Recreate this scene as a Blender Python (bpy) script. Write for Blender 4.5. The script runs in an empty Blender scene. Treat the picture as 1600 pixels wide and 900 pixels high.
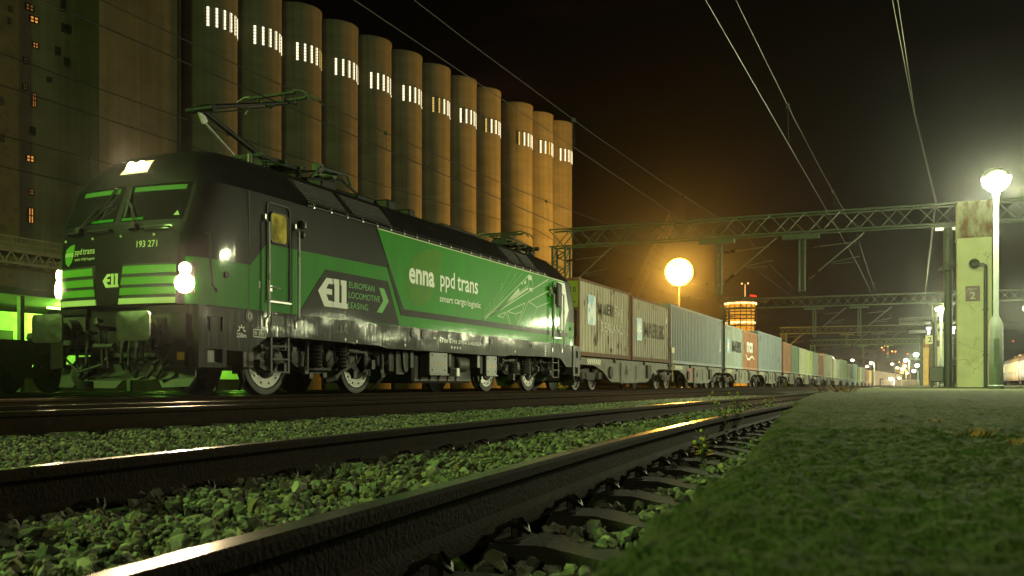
import bpy, math, random
import numpy as np
from math import sin, cos, tan, pi, radians, sqrt, atan2
from mathutils import Vector, Matrix
random.seed(7); RNG = np.random.default_rng(7)
scene = bpy.context.scene
COL = scene.collection

# ------------------------------------------------------------------ camera
F, TH, YH = 1499.0, math.atan(640/1499.0), 600.5
CT, ST = cos(TH), sin(TH)
CAMZ = 0.29
cam_d = bpy.data.cameras.new('camera'); cam = bpy.data.objects.new('camera', cam_d); COL.objects.link(cam)
cam.location = (0, 0, CAMZ); cam.rotation_euler = (pi/2, 0, TH)
cam_d.sensor_width = 36; cam_d.lens = 36*F/1600; cam_d.shift_y = (YH-450)/1600
cam_d.clip_start = .02; cam_d.clip_end = 3000
cam_d.dof.use_dof = True; cam_d.dof.focus_distance = 15; cam_d.dof.aperture_fstop = 10
scene.camera = cam

# ------------------------------------------------------------------ night sky
world = bpy.data.worlds.new('World'); scene.world = world; world.use_nodes = True
nt = world.node_tree; bg = nt.nodes['Background']
tc = nt.nodes.new('ShaderNodeTexCoord'); sp = nt.nodes.new('ShaderNodeSeparateXYZ')
rp = nt.nodes.new('ShaderNodeValToRGB'); nz = nt.nodes.new('ShaderNodeTexNoise')
nt.links.new(tc.outputs['Generated'], sp.inputs[0])
nt.links.new(sp.outputs['Z'], rp.inputs[0])
e = rp.color_ramp.elements
e[0].position = 0.0; e[0].color = (.022, .0105, .0062, 1)
e[1].position = .42; e[1].color = (.0016, .0012, .0009, 1)
k = e.new(.12); k.color = (.0125, .0062, .0042, 1)
k = e.new(.25); k.color = (.0045, .0027, .0019, 1)
mp = nt.nodes.new('ShaderNodeMapping'); mp.inputs['Scale'].default_value = (1.6, 1.6, 6)
nt.links.new(tc.outputs['Generated'], mp.inputs[0]); nt.links.new(mp.outputs[0], nz.inputs['Vector'])
nz.inputs['Scale'].default_value = 2.2; nz.inputs['Detail'].default_value = 4
cr = nt.nodes.new('ShaderNodeValToRGB'); cr.color_ramp.elements[0].position = .52; cr.color_ramp.elements[1].position = .75
cr.color_ramp.elements[1].color = (.022, .007, .0045, 1); cr.color_ramp.elements[0].color = (0, 0, 0, 1)
nt.links.new(nz.outputs['Fac'], cr.inputs[0])
ad = nt.nodes.new('ShaderNodeMixRGB'); ad.blend_type = 'ADD'; ad.inputs[0].default_value = 1.0
nt.links.new(rp.outputs[0], ad.inputs[1]); nt.links.new(cr.outputs[0], ad.inputs[2])
nt.links.new(ad.outputs[0], bg.inputs['Color']); bg.inputs['Strength'].default_value = .24

# ------------------------------------------------------------------ picture settings
vs = scene.view_settings
scene.display_settings.display_device = 'sRGB'
vs.view_transform = 'Standard'; vs.look = 'None'; vs.exposure = 0.0; vs.gamma = 1.0; vs.use_curve_mapping = False
cy = scene.cycles
cy.use_denoising = True
cy.max_bounces = 5; cy.diffuse_bounces = 2; cy.glossy_bounces = 3; cy.transmission_bounces = 3; cy.volume_bounces = 0
cy.sample_clamp_indirect = 4.0; cy.sample_clamp_direct = 0
cy.caustics_reflective = False; cy.caustics_refractive = False
cy.use_light_tree = True

# lamp colours and powers (W) used by the lamp builders further down
SODIUM = ((1.0, .50, .065), 44000)
MAST = ((.55, 1.0, .20), 24000)
PLAT = ((.95, 1.0, .56), 4700)

# ------------------------------------------------------------------ helpers
def new_mat(name):
    m = bpy.data.materials.new(name); m.use_nodes = True
    return m, m.node_tree, m.node_tree.nodes['Principled BSDF']

def pbr(name, base, rough=.6, metal=0.0, var=.25, scale=4.0, second=None, sec_lo=.5, sec_hi=.65, sec_scale=2.0,
        bump=0.0, bscale=30.0, coat=0.0, stretch=(1, 1, 1), rvar=.12, island=0.0, spec=None):
    """painted / weathered surface: mottled base, optional second colour in patches, bump"""
    m, t, b = new_mat(name)
    N, Lk = t.nodes, t.links
    tcn = N.new('ShaderNodeTexCoord'); mpn = N.new('ShaderNodeMapping'); mpn.inputs['Scale'].default_value = stretch
    oi = N.new('ShaderNodeObjectInfo'); rm = N.new('ShaderNodeMath'); rm.operation = 'MULTIPLY'; rm.inputs[1].default_value = 57.0; Lk.new(oi.outputs['Random'], rm.inputs[0])
    va = N.new('ShaderNodeVectorMath'); va.operation = 'ADD'; Lk.new(tcn.outputs['Object'], va.inputs[0]); Lk.new(rm.outputs[0], va.inputs[1])
    Lk.new(va.outputs[0], mpn.inputs[0])
    n1 = N.new('ShaderNodeTexNoise'); n1.inputs['Scale'].default_value = scale; n1.inputs['Detail'].default_value = 6
    Lk.new(mpn.outputs[0], n1.inputs['Vector'])
    mr = N.new('ShaderNodeMapRange'); mr.inputs['From Min'].default_value = .25; mr.inputs['From Max'].default_value = .75
    mr.inputs['To Min'].default_value = 1-var; mr.inputs['To Max'].default_value = 1+var
    Lk.new(n1.outputs['Fac'], mr.inputs[0])
    mul = N.new('ShaderNodeMixRGB'); mul.blend_type = 'MULTIPLY'; mul.inputs[0].default_value = 1
    mul.inputs[1].default_value = (*base, 1)
    Lk.new(mr.outputs[0], mul.inputs[2]); out = mul.outputs[0]
    if island:
        g = N.new('ShaderNodeNewGeometry'); m3 = N.new('ShaderNodeMapRange')
        m3.inputs['To Min'].default_value = 1-island; m3.inputs['To Max'].default_value = 1+island
        Lk.new(g.outputs['Random Per Island'], m3.inputs[0])
        mu2 = N.new('ShaderNodeMixRGB'); mu2.blend_type = 'MULTIPLY'; mu2.inputs[0].default_value = 1
        Lk.new(out, mu2.inputs[1]); Lk.new(m3.outputs[0], mu2.inputs[2]); out = mu2.outputs[0]
    if second is not None:
        n2 = N.new('ShaderNodeTexNoise'); n2.inputs['Scale'].default_value = sec_scale; n2.inputs['Detail'].default_value = 8
        n2.inputs['Roughness'].default_value = .65
        Lk.new(mpn.outputs[0], n2.inputs['Vector'])
        r2 = N.new('ShaderNodeMapRange'); r2.inputs['From Min'].default_value = sec_lo; r2.inputs['From Max'].default_value = sec_hi
        Lk.new(n2.outputs['Fac'], r2.inputs[0])
        mx = N.new('ShaderNodeMixRGB'); Lk.new(r2.outputs[0], mx.inputs[0]); Lk.new(out, mx.inputs[1])
        mx.inputs[2].default_value = (*second, 1); out = mx.outputs[0]
    Lk.new(out, b.inputs['Base Color'])
    b.inputs['Metallic'].default_value = metal
    if spec is not None: b.inputs['Specular IOR Level'].default_value = spec
    rr = N.new('ShaderNodeMapRange'); rr.inputs['To Min'].default_value = max(.02, rough-rvar); rr.inputs['To Max'].default_value = min(1, rough+rvar)
    Lk.new(n1.outputs['Fac'], rr.inputs[0]); Lk.new(rr.outputs[0], b.inputs['Roughness'])
    if coat: b.inputs['Coat Weight'].default_value = coat; b.inputs['Coat Roughness'].default_value = .07
    if bump:
        n3 = N.new('ShaderNodeTexNoise'); n3.inputs['Scale'].default_value = bscale; n3.inputs['Detail'].default_value = 5
        Lk.new(mpn.outputs[0], n3.inputs['Vector'])
        bp = N.new('ShaderNodeBump'); bp.inputs['Strength'].default_value = bump; bp.inputs['Distance'].default_value = .02
        Lk.new(n3.outputs['Fac'], bp.inputs['Height']); Lk.new(bp.outputs[0], b.inputs['Normal'])
        if coat: Lk.new(bp.outputs[0], b.inputs['Coat Normal'])
    return m

def emis(name, col, s, sample=False):
    m, t, b = new_mat(name)
    b.inputs['Base Color'].default_value = (*[min(.8, c) for c in col], 1)
    b.inputs['Emission Color'].default_value = (*col, 1); b.inputs['Emission Strength'].default_value = s
    if not sample: m.cycles.emission_sampling = 'NONE'
    return m

class MB:
    """collects shapes, linked as ONE mesh object by build()"""
    def __init__(s): s.v = []; s.f = []; s.mi = []; s.sm = []
    def add(s, vs_, fs, mi=0, smooth=False):
        o = len(s.v); s.v.extend([tuple(p) for p in vs_])
        for f in fs: s.f.append([i+o for i in f]); s.mi.append(mi); s.sm.append(smooth)
        return s
    def box(s, x0, x1, y0, y1, z0, z1, mi=0, M=None):
        vs_ = [Vector((x, y, z)) for z in (z0, z1) for y in (y0, y1) for x in (x0, x1)]
        if M is not None: vs_ = [M @ p for p in vs_]
        return s.add(vs_, [(0, 2, 3, 1), (4, 5, 7, 6), (0, 1, 5, 4), (2, 6, 7, 3), (0, 4, 6, 2), (1, 3, 7, 5)], mi)
    def bevbox(s, x0, x1, y0, y1, z0, z1, b=.02, mi=0):
        xs = (x0, x0+b, x1-b, x1); 
        # chamfered box as convex set of 24 verts
        vs_ = []; fs = []
        def v(x, y, z): vs_.append((x, y, z)); return len(vs_)-1
        c = {}
        for ix, (x, dx) in enumerate(((x0, b), (x1, -b))):
            for iy, (y, dy) in enumerate(((y0, b), (y1, -b))):
                for iz, (z, dz) in enumerate(((z0, b), (z1, -b))):
                    c[ix, iy, iz, 'x'] = v(x, y+dy, z+dz); c[ix, iy, iz, 'y'] = v(x+dx, y, z+dz); c[ix, iy, iz, 'z'] = v(x+dx, y+dy, z)
        for i in (0, 1):
            q = [c[i, 0, 0, 'x'], c[i, 1, 0, 'x'], c[i, 1, 1, 'x'], c[i, 0, 1, 'x']]; fs.append(q if i else q[::-1])
            q = [c[0, i, 0, 'y'], c[0, i, 1, 'y'], c[1, i, 1, 'y'], c[1, i, 0, 'y']]; fs.append(q if i else q[::-1])
            q = [c[0, 0, i, 'z'], c[1, 0, i, 'z'], c[1, 1, i, 'z'], c[0, 1, i, 'z']]; fs.append(q if i else q[::-1])
        for i in (0, 1):
            for j in (0, 1):
                fs.append([c[i, j, 0, 'x'], c[i, j, 1, 'x'], c[i, j, 1, 'y'], c[i, j, 0, 'y']])
                fs.append([c[i, 0, j, 'x'], c[i, 1, j, 'x'], c[i, 1, j, 'z'], c[i, 0, j, 'z']])
                fs.append([c[0, i, j, 'y'], c[1, i, j, 'y'], c[1, i, j, 'z'], c[0, i, j, 'z']])
                for k_ in (0, 1): fs.append([c[i, j, k_, 'x'], c[i, j, k_, 'y'], c[i, j, k_, 'z']])
        return s.add(vs_, fs, mi)
    def tube(s, pts, r, n=8, mi=0, caps=True, r1=None):
        pts = [Vector(p) for p in pts]; rings = []
        vs_ = []
        for i, p in enumerate(pts):
            a = pts[max(0, i-1)]; b_ = pts[min(len(pts)-1, i+1)]; d = (b_-a)
            if d.length < 1e-9: d = Vector((0, 0, 1))
            d.normalize()
            up = Vector((0, 0, 1)) if abs(d.z) < .9 else Vector((1, 0, 0))
            u = d.cross(up).normalized(); w = d.cross(u)
            rr = r if r1 is None else r+(r1-r)*i/(len(pts)-1)
            for k_ in range(n):
                t = 2*pi*k_/n; vs_.append(p+(u*cos(t)+w*sin(t))*rr)
        fs = []
        for i in range(len(pts)-1):
            for k_ in range(n):
                a = i*n+k_; b_ = i*n+(k_+1) % n; fs.append((a, b_, b_+n, a+n))
        if caps: fs.append(tuple(range(n-1, -1, -1))); fs.append(tuple(range((len(pts)-1)*n, len(pts)*n)))
        return s.add(vs_, fs, mi, n > 5)
    def bar(s, p0, p1, w, h=None, mi=0):
        h = h or w; p0 = Vector(p0); p1 = Vector(p1); d = (p1-p0).normalized()
        up = Vector((0, 0, 1)) if abs(d.z) < .95 else Vector((0, 1, 0))
        u = d.cross(up).normalized()*w/2; q = u.cross(d).normalized()*h/2
        vs_ = [p0-u-q, p0+u-q, p0+u+q, p0-u+q, p1-u-q, p1+u-q, p1+u+q, p1-u+q]
        return s.add(vs_, [(0, 1, 2, 3), (7, 6, 5, 4), (0, 4, 5, 1), (1, 5, 6, 2), (2, 6, 7, 3), (3, 7, 4, 0)], mi)
    def lathe(s, prof, c=(0, 0, 0), axis='z', n=24, mi=0, smooth=True, close=False):
        """prof: list of (r, h)"""
        vs_ = []
        for r, h in prof:
            for k_ in range(n):
                t = 2*pi*k_/n
                p = (r*cos(t), r*sin(t), h)
                if axis == 'x': p = (h, r*cos(t), r*sin(t))
                if axis == 'y': p = (r*sin(t), h, r*cos(t))
                vs_.append((p[0]+c[0], p[1]+c[1], p[2]+c[2]))
        fs = []; m_ = len(prof)
        for i in range(m_-1 + (1 if close else 0)):
            for k_ in range(n):
                a = i*n+k_; b_ = i*n+(k_+1) % n; j = ((i+1) % m_)*n
                fs.append((a, b_, j+(k_+1) % n, j+k_))
        if not close:
            if prof[0][0] > 1e-6: fs.append(tuple(range(n-1, -1, -1)))
            if prof[-1][0] > 1e-6: fs.append(tuple(range((m_-1)*n, m_*n)))
        return s.add(vs_, fs, mi, smooth)
    def prism(s, poly, lo, hi, axis='x', mi=0):
        """poly of 2D points extruded along axis; axis x: (y,z), axis y: (x,z), axis z: (x,y)"""
        n = len(poly); f = {'x': lambda p, h: (h, p[0], p[1]), 'y': lambda p, h: (p[0], h, p[1]), 'z': lambda p, h: (p[0], p[1], h)}[axis]
        vs_ = [f(p, lo) for p in poly]+[f(p, hi) for p in poly]
        fs = [tuple(range(n-1, -1, -1)), tuple(range(n, 2*n))]+[(i, (i+1) % n, n+(i+1) % n, n+i) for i in range(n)]
        return s.add(vs_, fs, mi)
    def sphere(s, c, r, n=12, mi=0, sz=1.0):
        m_ = max(4, n//2)
        return s.lathe([(max(1e-7, r*sin(pi*i/m_)), -r*sz*cos(pi*i/m_)) for i in range(m_+1)], c, 'z', n, mi)
    def build(s, name, mats, parent=None, loc=None, label=None):
        me = bpy.data.meshes.new(name); me.from_pydata(s.v, [], s.f)
        if not isinstance(mats, (list, tuple)): mats = [mats]
        for m in mats: me.materials.append(m)
        me.polygons.foreach_set('material_index', s.mi); me.polygons.foreach_set('use_smooth', s.sm)
        me.validate(); me.update()
        import bmesh
        bm = bmesh.new(); bm.from_mesh(me); bmesh.ops.recalc_face_normals(bm, faces=bm.faces); bm.to_mesh(me); bm.free()
        if any(s.sm):
            try: me.set_sharp_from_angle(angle=radians(40))
            except Exception: pass
        o = bpy.data.objects.new(name, me); COL.objects.link(o)
        if parent is not None: o.parent = parent
        if loc is not None: o.location = loc
        if label: o['label'] = label
        return o

def raw_mesh(name, verts, faces, mats, parent=None, mi=None, smooth=False):
    me = bpy.data.meshes.new(name); me.from_pydata([tuple(v) for v in verts] if not isinstance(verts, np.ndarray) else verts.tolist(), [], faces if not isinstance(faces, np.ndarray) else faces.tolist())
    for m in (mats if isinstance(mats, (list, tuple)) else [mats]): me.materials.append(m)
    if mi is not None: me.polygons.foreach_set('material_index', np.asarray(mi, dtype=np.int32))
    if smooth: me.polygons.foreach_set('use_smooth', np.ones(len(me.polygons), dtype=bool))
    me.update(); o = bpy.data.objects.new(name, me); COL.objects.link(o)
    if parent is not None: o.parent = parent
    return o

def tag(o, label=None, cat=None, group=None, kind=None):
    if label: o['label'] = label
    if cat: o['category'] = cat
    if group: o['group'] = group
    if kind: o['kind'] = kind
    return o

def thing(name, label, cat, loc=(0, 0, 0), rz=0, group=None):
    o = bpy.data.objects.new(name, None); COL.objects.link(o); o.empty_display_size = .2
    o.location = loc; o.rotation_euler = (0, 0, rz)
    return tag(o, label, cat, group)

def copy_tree(o, parent=None):
    c = o.copy(); COL.objects.link(c)
    if parent is not None: c.parent = parent
    for ch in [x for x in o.children]: copy_tree(ch, c)
    return c

def point_light(name, loc, col, power, r=.1, parent=None):
    d = bpy.data.lights.new(name, 'POINT'); d.color = col; d.energy = power; d.shadow_soft_size = r
    o = bpy.data.objects.new(name, d); COL.objects.link(o); o.location = loc
    if parent is not None: o.parent = parent
    return o

def spot_light(name, loc, aim, col, power, cone, parent=None):
    d = bpy.data.lights.new(name, 'SPOT'); d.color = col; d.energy = power; d.spot_size = cone; d.spot_blend = .6; d.shadow_soft_size = .06
    o = bpy.data.objects.new(name, d); COL.objects.link(o); o.location = loc; o.rotation_euler = Vector(aim).to_track_quat('-Z', 'Y').to_euler()
    if parent is not None: o.parent = parent
    return o

def text_polys(s, bold=0.0, shear=0.0):
    cu = bpy.data.curves.new('lettering', 'FONT'); cu.body = s; cu.size = 1; cu.offset = bold; cu.shear = shear; cu.resolution_u = 3
    ob = bpy.data.objects.new('lettering', cu); COL.objects.link(ob)
    dg = bpy.context.evaluated_depsgraph_get(); me = bpy.data.meshes.new_from_object(ob.evaluated_get(dg))
    vs_ = np.array([v.co[:2] for v in me.vertices]); fs = [list(p.vertices) for p in me.polygons]
    bpy.data.objects.remove(ob); bpy.data.curves.remove(cu); bpy.data.meshes.remove(me)
    return vs_, fs

def text_on(mb, s, u0, v0, w, h, place, bold=0.0, shear=0.0, mi=0):
    """letters of string s fitted into the rectangle (u0,v0)-(u0+w,v0+h); place(u,v) -> 3D point"""
    vs_, fs = text_polys(s, bold, shear)
    lo, hi = vs_.min(0), vs_.max(0)
    pts = [place(u0+(p[0]-lo[0])/(hi[0]-lo[0])*w, v0+(p[1]-lo[1])/(hi[1]-lo[1])*h) for p in vs_]
    return mb.add(pts, fs, mi)

def poly_on(mb, poly, place, mi=0):
    return mb.add([place(*p) for p in poly], [tuple(range(len(poly)))], mi)

def strip_on(mb, pts, w, place, mi=0):
    for a, b in zip(pts[:-1], pts[1:]):
        dx, dy = b[0]-a[0], b[1]-a[1]; l = math.hypot(dx, dy); nx, ny = -dy/l*w/2, dx/l*w/2
        poly_on(mb, [(a[0]+nx, a[1]+ny), (a[0]-nx, a[1]-ny), (b[0]-nx, b[1]-ny), (b[0]+nx, b[1]+ny)], place, mi)
    return mb

def hash2(ix, iy, seed):
    h = (ix.astype(np.int64)*374761393 + iy.astype(np.int64)*668265263 + seed*1442695041) & 0xffffffff
    h = ((h ^ (h >> 13))*1274126177) & 0xffffffff
    return ((h ^ (h >> 16)) & 0xffff)/65535.0

def vnoise(x, y, seed=0):
    ix, iy = np.floor(x), np.floor(y); fx, fy = x-ix, y-iy
    fx = fx*fx*(3-2*fx); fy = fy*fy*(3-2*fy)
    a = hash2(ix, iy, seed); b = hash2(ix+1, iy, seed); c = hash2(ix, iy+1, seed); d = hash2(ix+1, iy+1, seed)
    return (a*(1-fx)+b*fx)*(1-fy)+(c*(1-fx)+d*fx)*fy-.5

def on_side(x):
    return lambda y, z: (x, y, z)
# ------------------------------------------------------------------ materials of the setting
M_soil = pbr('dark_ballast_soil', (.055, .062, .04), .95, var=.5, scale=3, bump=.6, bscale=25)
M_stone = pbr('mossy_limestone_ballast', (.18, .178, .14), .9, var=.4, scale=22, island=.6, second=(.085, .07, .05), sec_lo=.55, sec_hi=.7, sec_scale=9, bump=.25, bscale=60)
def island_hues(m, cols):
    """each stone gets its own hue"""
    t = m.node_tree; N, L = t.nodes, t.links; b = N['Principled BSDF']; src = b.inputs['Base Color'].links[0].from_socket
    g = N.new('ShaderNodeNewGeometry'); w = N.new('ShaderNodeTexWhiteNoise'); w.noise_dimensions = '1D'; L.new(g.outputs['Random Per Island'], w.inputs['W'])
    r = N.new('ShaderNodeValToRGB'); r.color_ramp.interpolation = 'CONSTANT'; e = r.color_ramp.elements
    for i, (p, c) in enumerate(cols):
        q = e[i] if i < 2 else e.new(p); q.position = p; q.color = (*c, 1)
    L.new(w.outputs['Value'], r.inputs[0])
    x = N.new('ShaderNodeMixRGB'); x.blend_type = 'MULTIPLY'; x.inputs[0].default_value = 1; L.new(src, x.inputs[1]); L.new(r.outputs[0], x.inputs[2]); L.new(x.outputs[0], b.inputs['Base Color'])
island_hues(M_stone, [(0, (1, 1, 1)), (.35, (.85, .95, .8)), (.55, (1.1, 1.05, .8)), (.72, (.62, .60, .62)), (.84, (.72, .58, .42)), (.92, (1.35, 1.3, 1.2))])
M_asph = pbr('worn_mossy_asphalt', (.060, .066, .034), .95, var=.6, scale=42, second=(.068, .092, .032), sec_lo=.40, sec_hi=.75, sec_scale=5, bump=.8, bscale=210, spec=.15)
M_railtop = pbr('polished_rail_head', (.15, .13, .11), .24, metal=1, var=.2, scale=6, stretch=(8, .4, 8), rvar=.05)
M_rust = pbr('rusty_rail_steel', (.021, .013, .008), .9, var=.5, scale=9, second=(.034, .017, .008), sec_lo=.5, sec_hi=.7, sec_scale=14, bump=.4, bscale=70, spec=.06)
M_sleeper = pbr('weathered_concrete_sleeper', (.022, .019, .013), .9, var=.4, scale=7, second=(.022, .024, .014), sec_lo=.5, sec_hi=.7, bump=.35, bscale=60)
M_clip = pbr('oily_fastening_steel', (.03, .024, .018), .6, metal=.6, var=.3)
TZ = .10            # top of rail of the train's track

# ------------------------------------------------------------------ ground: one sheet to the horizon
gx = np.concatenate([-np.geomspace(300, 6, 34), np.linspace(-5.5, 5.5, 45), np.geomspace(6, 120, 20)])
gy = np.concatenate([[-80, -40, -20, -10, -5, -2.5], np.linspace(-1.5, 14, 63), np.geomspace(14.6, 520, 60)])
GX, GY = np.meshgrid(gx, gy)
def cx_near(Y):
    """centre line of the nearest track: it leaves the platform edge and then runs straight"""
    Y = np.asarray(Y, float)
    return -1.70-.78*np.tanh(Y/7.8)

def ground_z(X, Y):
    X = np.asarray(X, float); Y = np.asarray(Y, float)
    z = -.165 + .012*vnoise(X*3, Y*3, 1) + .02*vnoise(X*.9, Y*.9, 2)
    far = np.clip((Y-90)/1.0, 0, None)
    z = z-.085*np.clip((X-cx_near(Y)+1.9)/.3, 0, 1)
    return z - .0034*far*np.clip((-X-2)/6, 0, 1)*np.clip((200-far)/60, 0, 1)*(X > -24)
GZ = ground_z(GX, GY)
nv, nu = GX.shape
idx = np.arange(nv*nu).reshape(nv, nu)
faces = np.stack([idx[:-1, :-1], idx[:-1, 1:], idx[1:, 1:], idx[1:, :-1]], -1).reshape(-1, 4)
g = raw_mesh('ground', np.stack([GX, GY, GZ], -1).reshape(-1, 3), faces, M_soil, smooth=True)
tag(g, kind='structure')

# ------------------------------------------------------------------ tracks
PROF = [(-.075, 0), (-.075, .010), (-.03, .026), (-.0085, .045), (-.0085, .118), (-.034, .134), (-.036, .160), (-.028, .1715), (.028, .1715), (.036, .160), (.034, .134), (.0085, .118), (.0085, .045), (.03, .026), (.075, .010), (.075, 0)]
def add_rail(parent, xs, ys, ztop, label=None):
    n = len(PROF); V = []; Fc = []; mi = []
    for i, (x, y) in enumerate(zip(xs, ys)):
        zt = ztop[i] if hasattr(ztop, '__len__') else ztop
        for px, pz in PROF: V.append((x+px, y, zt-.1715+pz))
    for i in range(len(xs)-1):
        for k_ in range(n):
            a = i*n+k_; b = i*n+(k_+1) % n
            Fc.append((a, b, b+n, a+n)); mi.append(1 if k_ == 7 else 0)
    return raw_mesh('rail', V, Fc, [M_rust, M_railtop], parent, mi)

SLP = [(-1.30, -.235), (-1.30, -.075), (-1.25, -.05), (-.98, .0), (-.55, .0), (-.35, -.04), (.35, -.04), (.55, .0), (.98, .0), (1.25, -.05), (1.30, -.075), (1.30, -.235)]
def sleeper_mesh():
    mb = MB(); n = len(SLP); vs_ = []
    for y, dz in ((-.145, -.05), (-.105, 0), (.105, 0), (.145, -.05)):
        for i, (x, z) in enumerate(SLP): vs_.append((x, y, z+(dz if 0 < i < n-1 else 0)))
    fs = [tuple(range(n-1, -1, -1)), tuple(range(3*n, 4*n))]
    for r in range(3):
        for i in range(n): fs.append((r*n+i, r*n+(i+1) % n, (r+1)*n+(i+1) % n, (r+1)*n+i))
    mb.add(vs_, fs); return mb
def fastening_mesh(x):
    mb = MB()
    mb.box(x-.15, x+.15, -.07, .07, -.004, .0055)
    for s_ in (-1, 1):
        mb.tube([(x+s_*.07, -.05, .03), (x+s_*.11, -.05, .05), (x+s_*.14, -.02, .035), (x+s_*.15, .0, .02), (x+s_*.14, .02, .035), (x+s_*.11, .05, .05), (x+s_*.07, .05, .03)], .008, 5)
        mb.lathe([(.017, .0), (.017, .05), (.011, .06), (1e-6, .06)], (x+s_*.115, 0, 0), 'z', 6)
    return mb

def track(label, cxf, ztop, y0, y1, step, nslp, ysl0, detail=True, zf=None):
    t = thing('railway_track', label, 'railway track', (0, 0, 0))
    ys = np.concatenate([np.arange(y0, 16, .5), np.arange(16, y1+.1, 6.0)]) if y0 < 16 else np.arange(y0, y1, 6.)
    zt = np.full(len(ys), ztop) if zf is None else ztop+np.array([zf(y) for y in ys])
    for s_ in (-.7535, .7535): add_rail(t, cxf(ys)+s_, ys, zt)
    first = None
    for i in range(nslp):
        y = ysl0+i*step; x = float(cxf(y)); z = ztop-.1715-.006+(zf(y) if zf else 0)
        a = float(cxf(y+.1)-cxf(y-.1))/.2
        if first is None:
            o = sleeper_mesh().build('sleeper', M_sleeper, t)
            if detail:
                for sx in (-.7535, .7535): fastening_mesh(sx).build('rail_fastening', M_clip, o)
            first = o
        else: o = copy_tree(first)
        o.location = (x, y, z); o.rotation_euler = (0, 0, -math.atan(a)+random.uniform(-.012, .012))
    return t
def grade(Y): return -.0034*max(0, Y-90)
track('railway track beside the platform, its two polished rails bending away', cx_near, .023, -3, 400, .62, 66, .62)
track('empty rusty railway track between the freight train and the platform track', lambda y: np.asarray(y)*0-6.95, .09, -6, 400, .62, 70, 2.2, False)
track('railway track the freight train and its locomotive stand on', lambda y: np.asarray(y)*0-11.65, TZ, -6, 300, .62, 60, 4.5, False, grade)
track('empty railway track seen below the train on its far side', lambda y: np.asarray(y)*0-16.35, .09, -6, 300, .62, 40, 10, False)
track('railway track under the low dark flat wagon beside the loading shed', lambda y: np.asarray(y)*0-20.4, .09, -6, 300, .62, 30, 10, False)
track('railway track under the lit passenger train across the platform', lambda y: np.asarray(y)*0+12.0, .0, 60, 400, .62, 0, 0, False)

# ------------------------------------------------------------------ ballast stones (nobody could count them)
ico_v = []
ph = (1+5**.5)/2
for a, b in ((1, ph), (-1, ph), (1, -ph), (-1, -ph)): ico_v += [(0, a, b), (a, b, 0), (b, 0, a)]
ico_v = np.array(ico_v); ico_v /= np.linalg.norm(ico_v[0])
from mathutils import geometry
import bmesh
def stone_templates(n):
    out = []
    for _ in range(n):
        bm = bmesh.new()
        pts = RNG.normal(size=(17, 3)); pts /= np.linalg.norm(pts, axis=1)[:, None]
        pts *= RNG.uniform(.86, 1.06, (17, 1)); pts *= np.array([1.0, RNG.uniform(.7, 1.0), RNG.uniform(.55, .85)])
        for p in pts: bm.verts.new(p)
        bmesh.ops.convex_hull(bm, input=bm.verts)
        bmesh.ops.delete(bm, geom=[v for v in bm.verts if not v.link_faces], context='VERTS')
        bmesh.ops.recalc_face_normals(bm, faces=bm.faces)
        bm.verts.index_update()
        out.append((np.array([v.co[:] for v in bm.verts]), np.array([[v.index for v in f.verts] for f in bm.faces]))); bm.free()
    return out
TPL = stone_templates(24)
def euler_mats(n, flat=.5):
    az = RNG.uniform(0, 2*pi, n); ax = RNG.normal(0, flat, n); ay = RNG.normal(0, flat, n)
    ca, sa = np.cos(az), np.sin(az); cx, sx = np.cos(ax), np.sin(ax); cyy, sy = np.cos(ay), np.sin(ay)
    R = np.zeros((n, 3, 3)); Z = np.zeros((n, 3, 3)); X = np.zeros((n, 3, 3)); Yr = np.zeros((n, 3, 3))
    Z[:, 0, 0] = ca; Z[:, 0, 1] = -sa; Z[:, 1, 0] = sa; Z[:, 1, 1] = ca; Z[:, 2, 2] = 1
    X[:, 0, 0] = 1; X[:, 1, 1] = cx; X[:, 1, 2] = -sx; X[:, 2, 1] = sx; X[:, 2, 2] = cx
    Yr[:, 1, 1] = 1; Yr[:, 0, 0] = cyy; Yr[:, 0, 2] = sy; Yr[:, 2, 0] = -sy; Yr[:, 2, 2] = cyy
    return Z @ X @ Yr
def stones(P, S):
    which = RNG.integers(0, len(TPL), len(P)); VV = []; FF = []; off = 0
    R = euler_mats(len(P))
    for k_, (tv, tf) in enumerate(TPL):
        sel = np.where(which == k_)[0]
        if not len(sel): continue
        v = np.einsum('nij,kj->nki', R[sel], tv)*S[sel][:, None, None] + P[sel][:, None, :]
        f = tf[None]+(np.arange(len(sel))*len(tv))[:, None, None]+off
        VV.append(v.reshape(-1, 3)); FF.append(f.reshape(-1, 3)); off += len(sel)*len(tv)
    V = np.concatenate(VV); Fc = np.concatenate(FF)
    me = bpy.data.meshes.new('ballast_stones')
    me.vertices.add(len(V)); me.vertices.foreach_set('co', V.ravel())
    me.loops.add(len(Fc)*3); me.loops.foreach_set('vertex_index', Fc.ravel().astype(np.int32))
    me.polygons.add(len(Fc)); me.polygons.foreach_set('loop_start', np.arange(0, len(Fc)*3, 3, dtype=np.int32))
    me.polygons.foreach_set('use_smooth', np.zeros(len(Fc), dtype=bool)); me.materials.append(M_stone); me.update(calc_edges=True); me.validate()
    o = bpy.data.objects.new('ballast_stones', me); COL.objects.link(o)
    return tag(o, kind='stuff')
PP = []; SS = []
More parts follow.
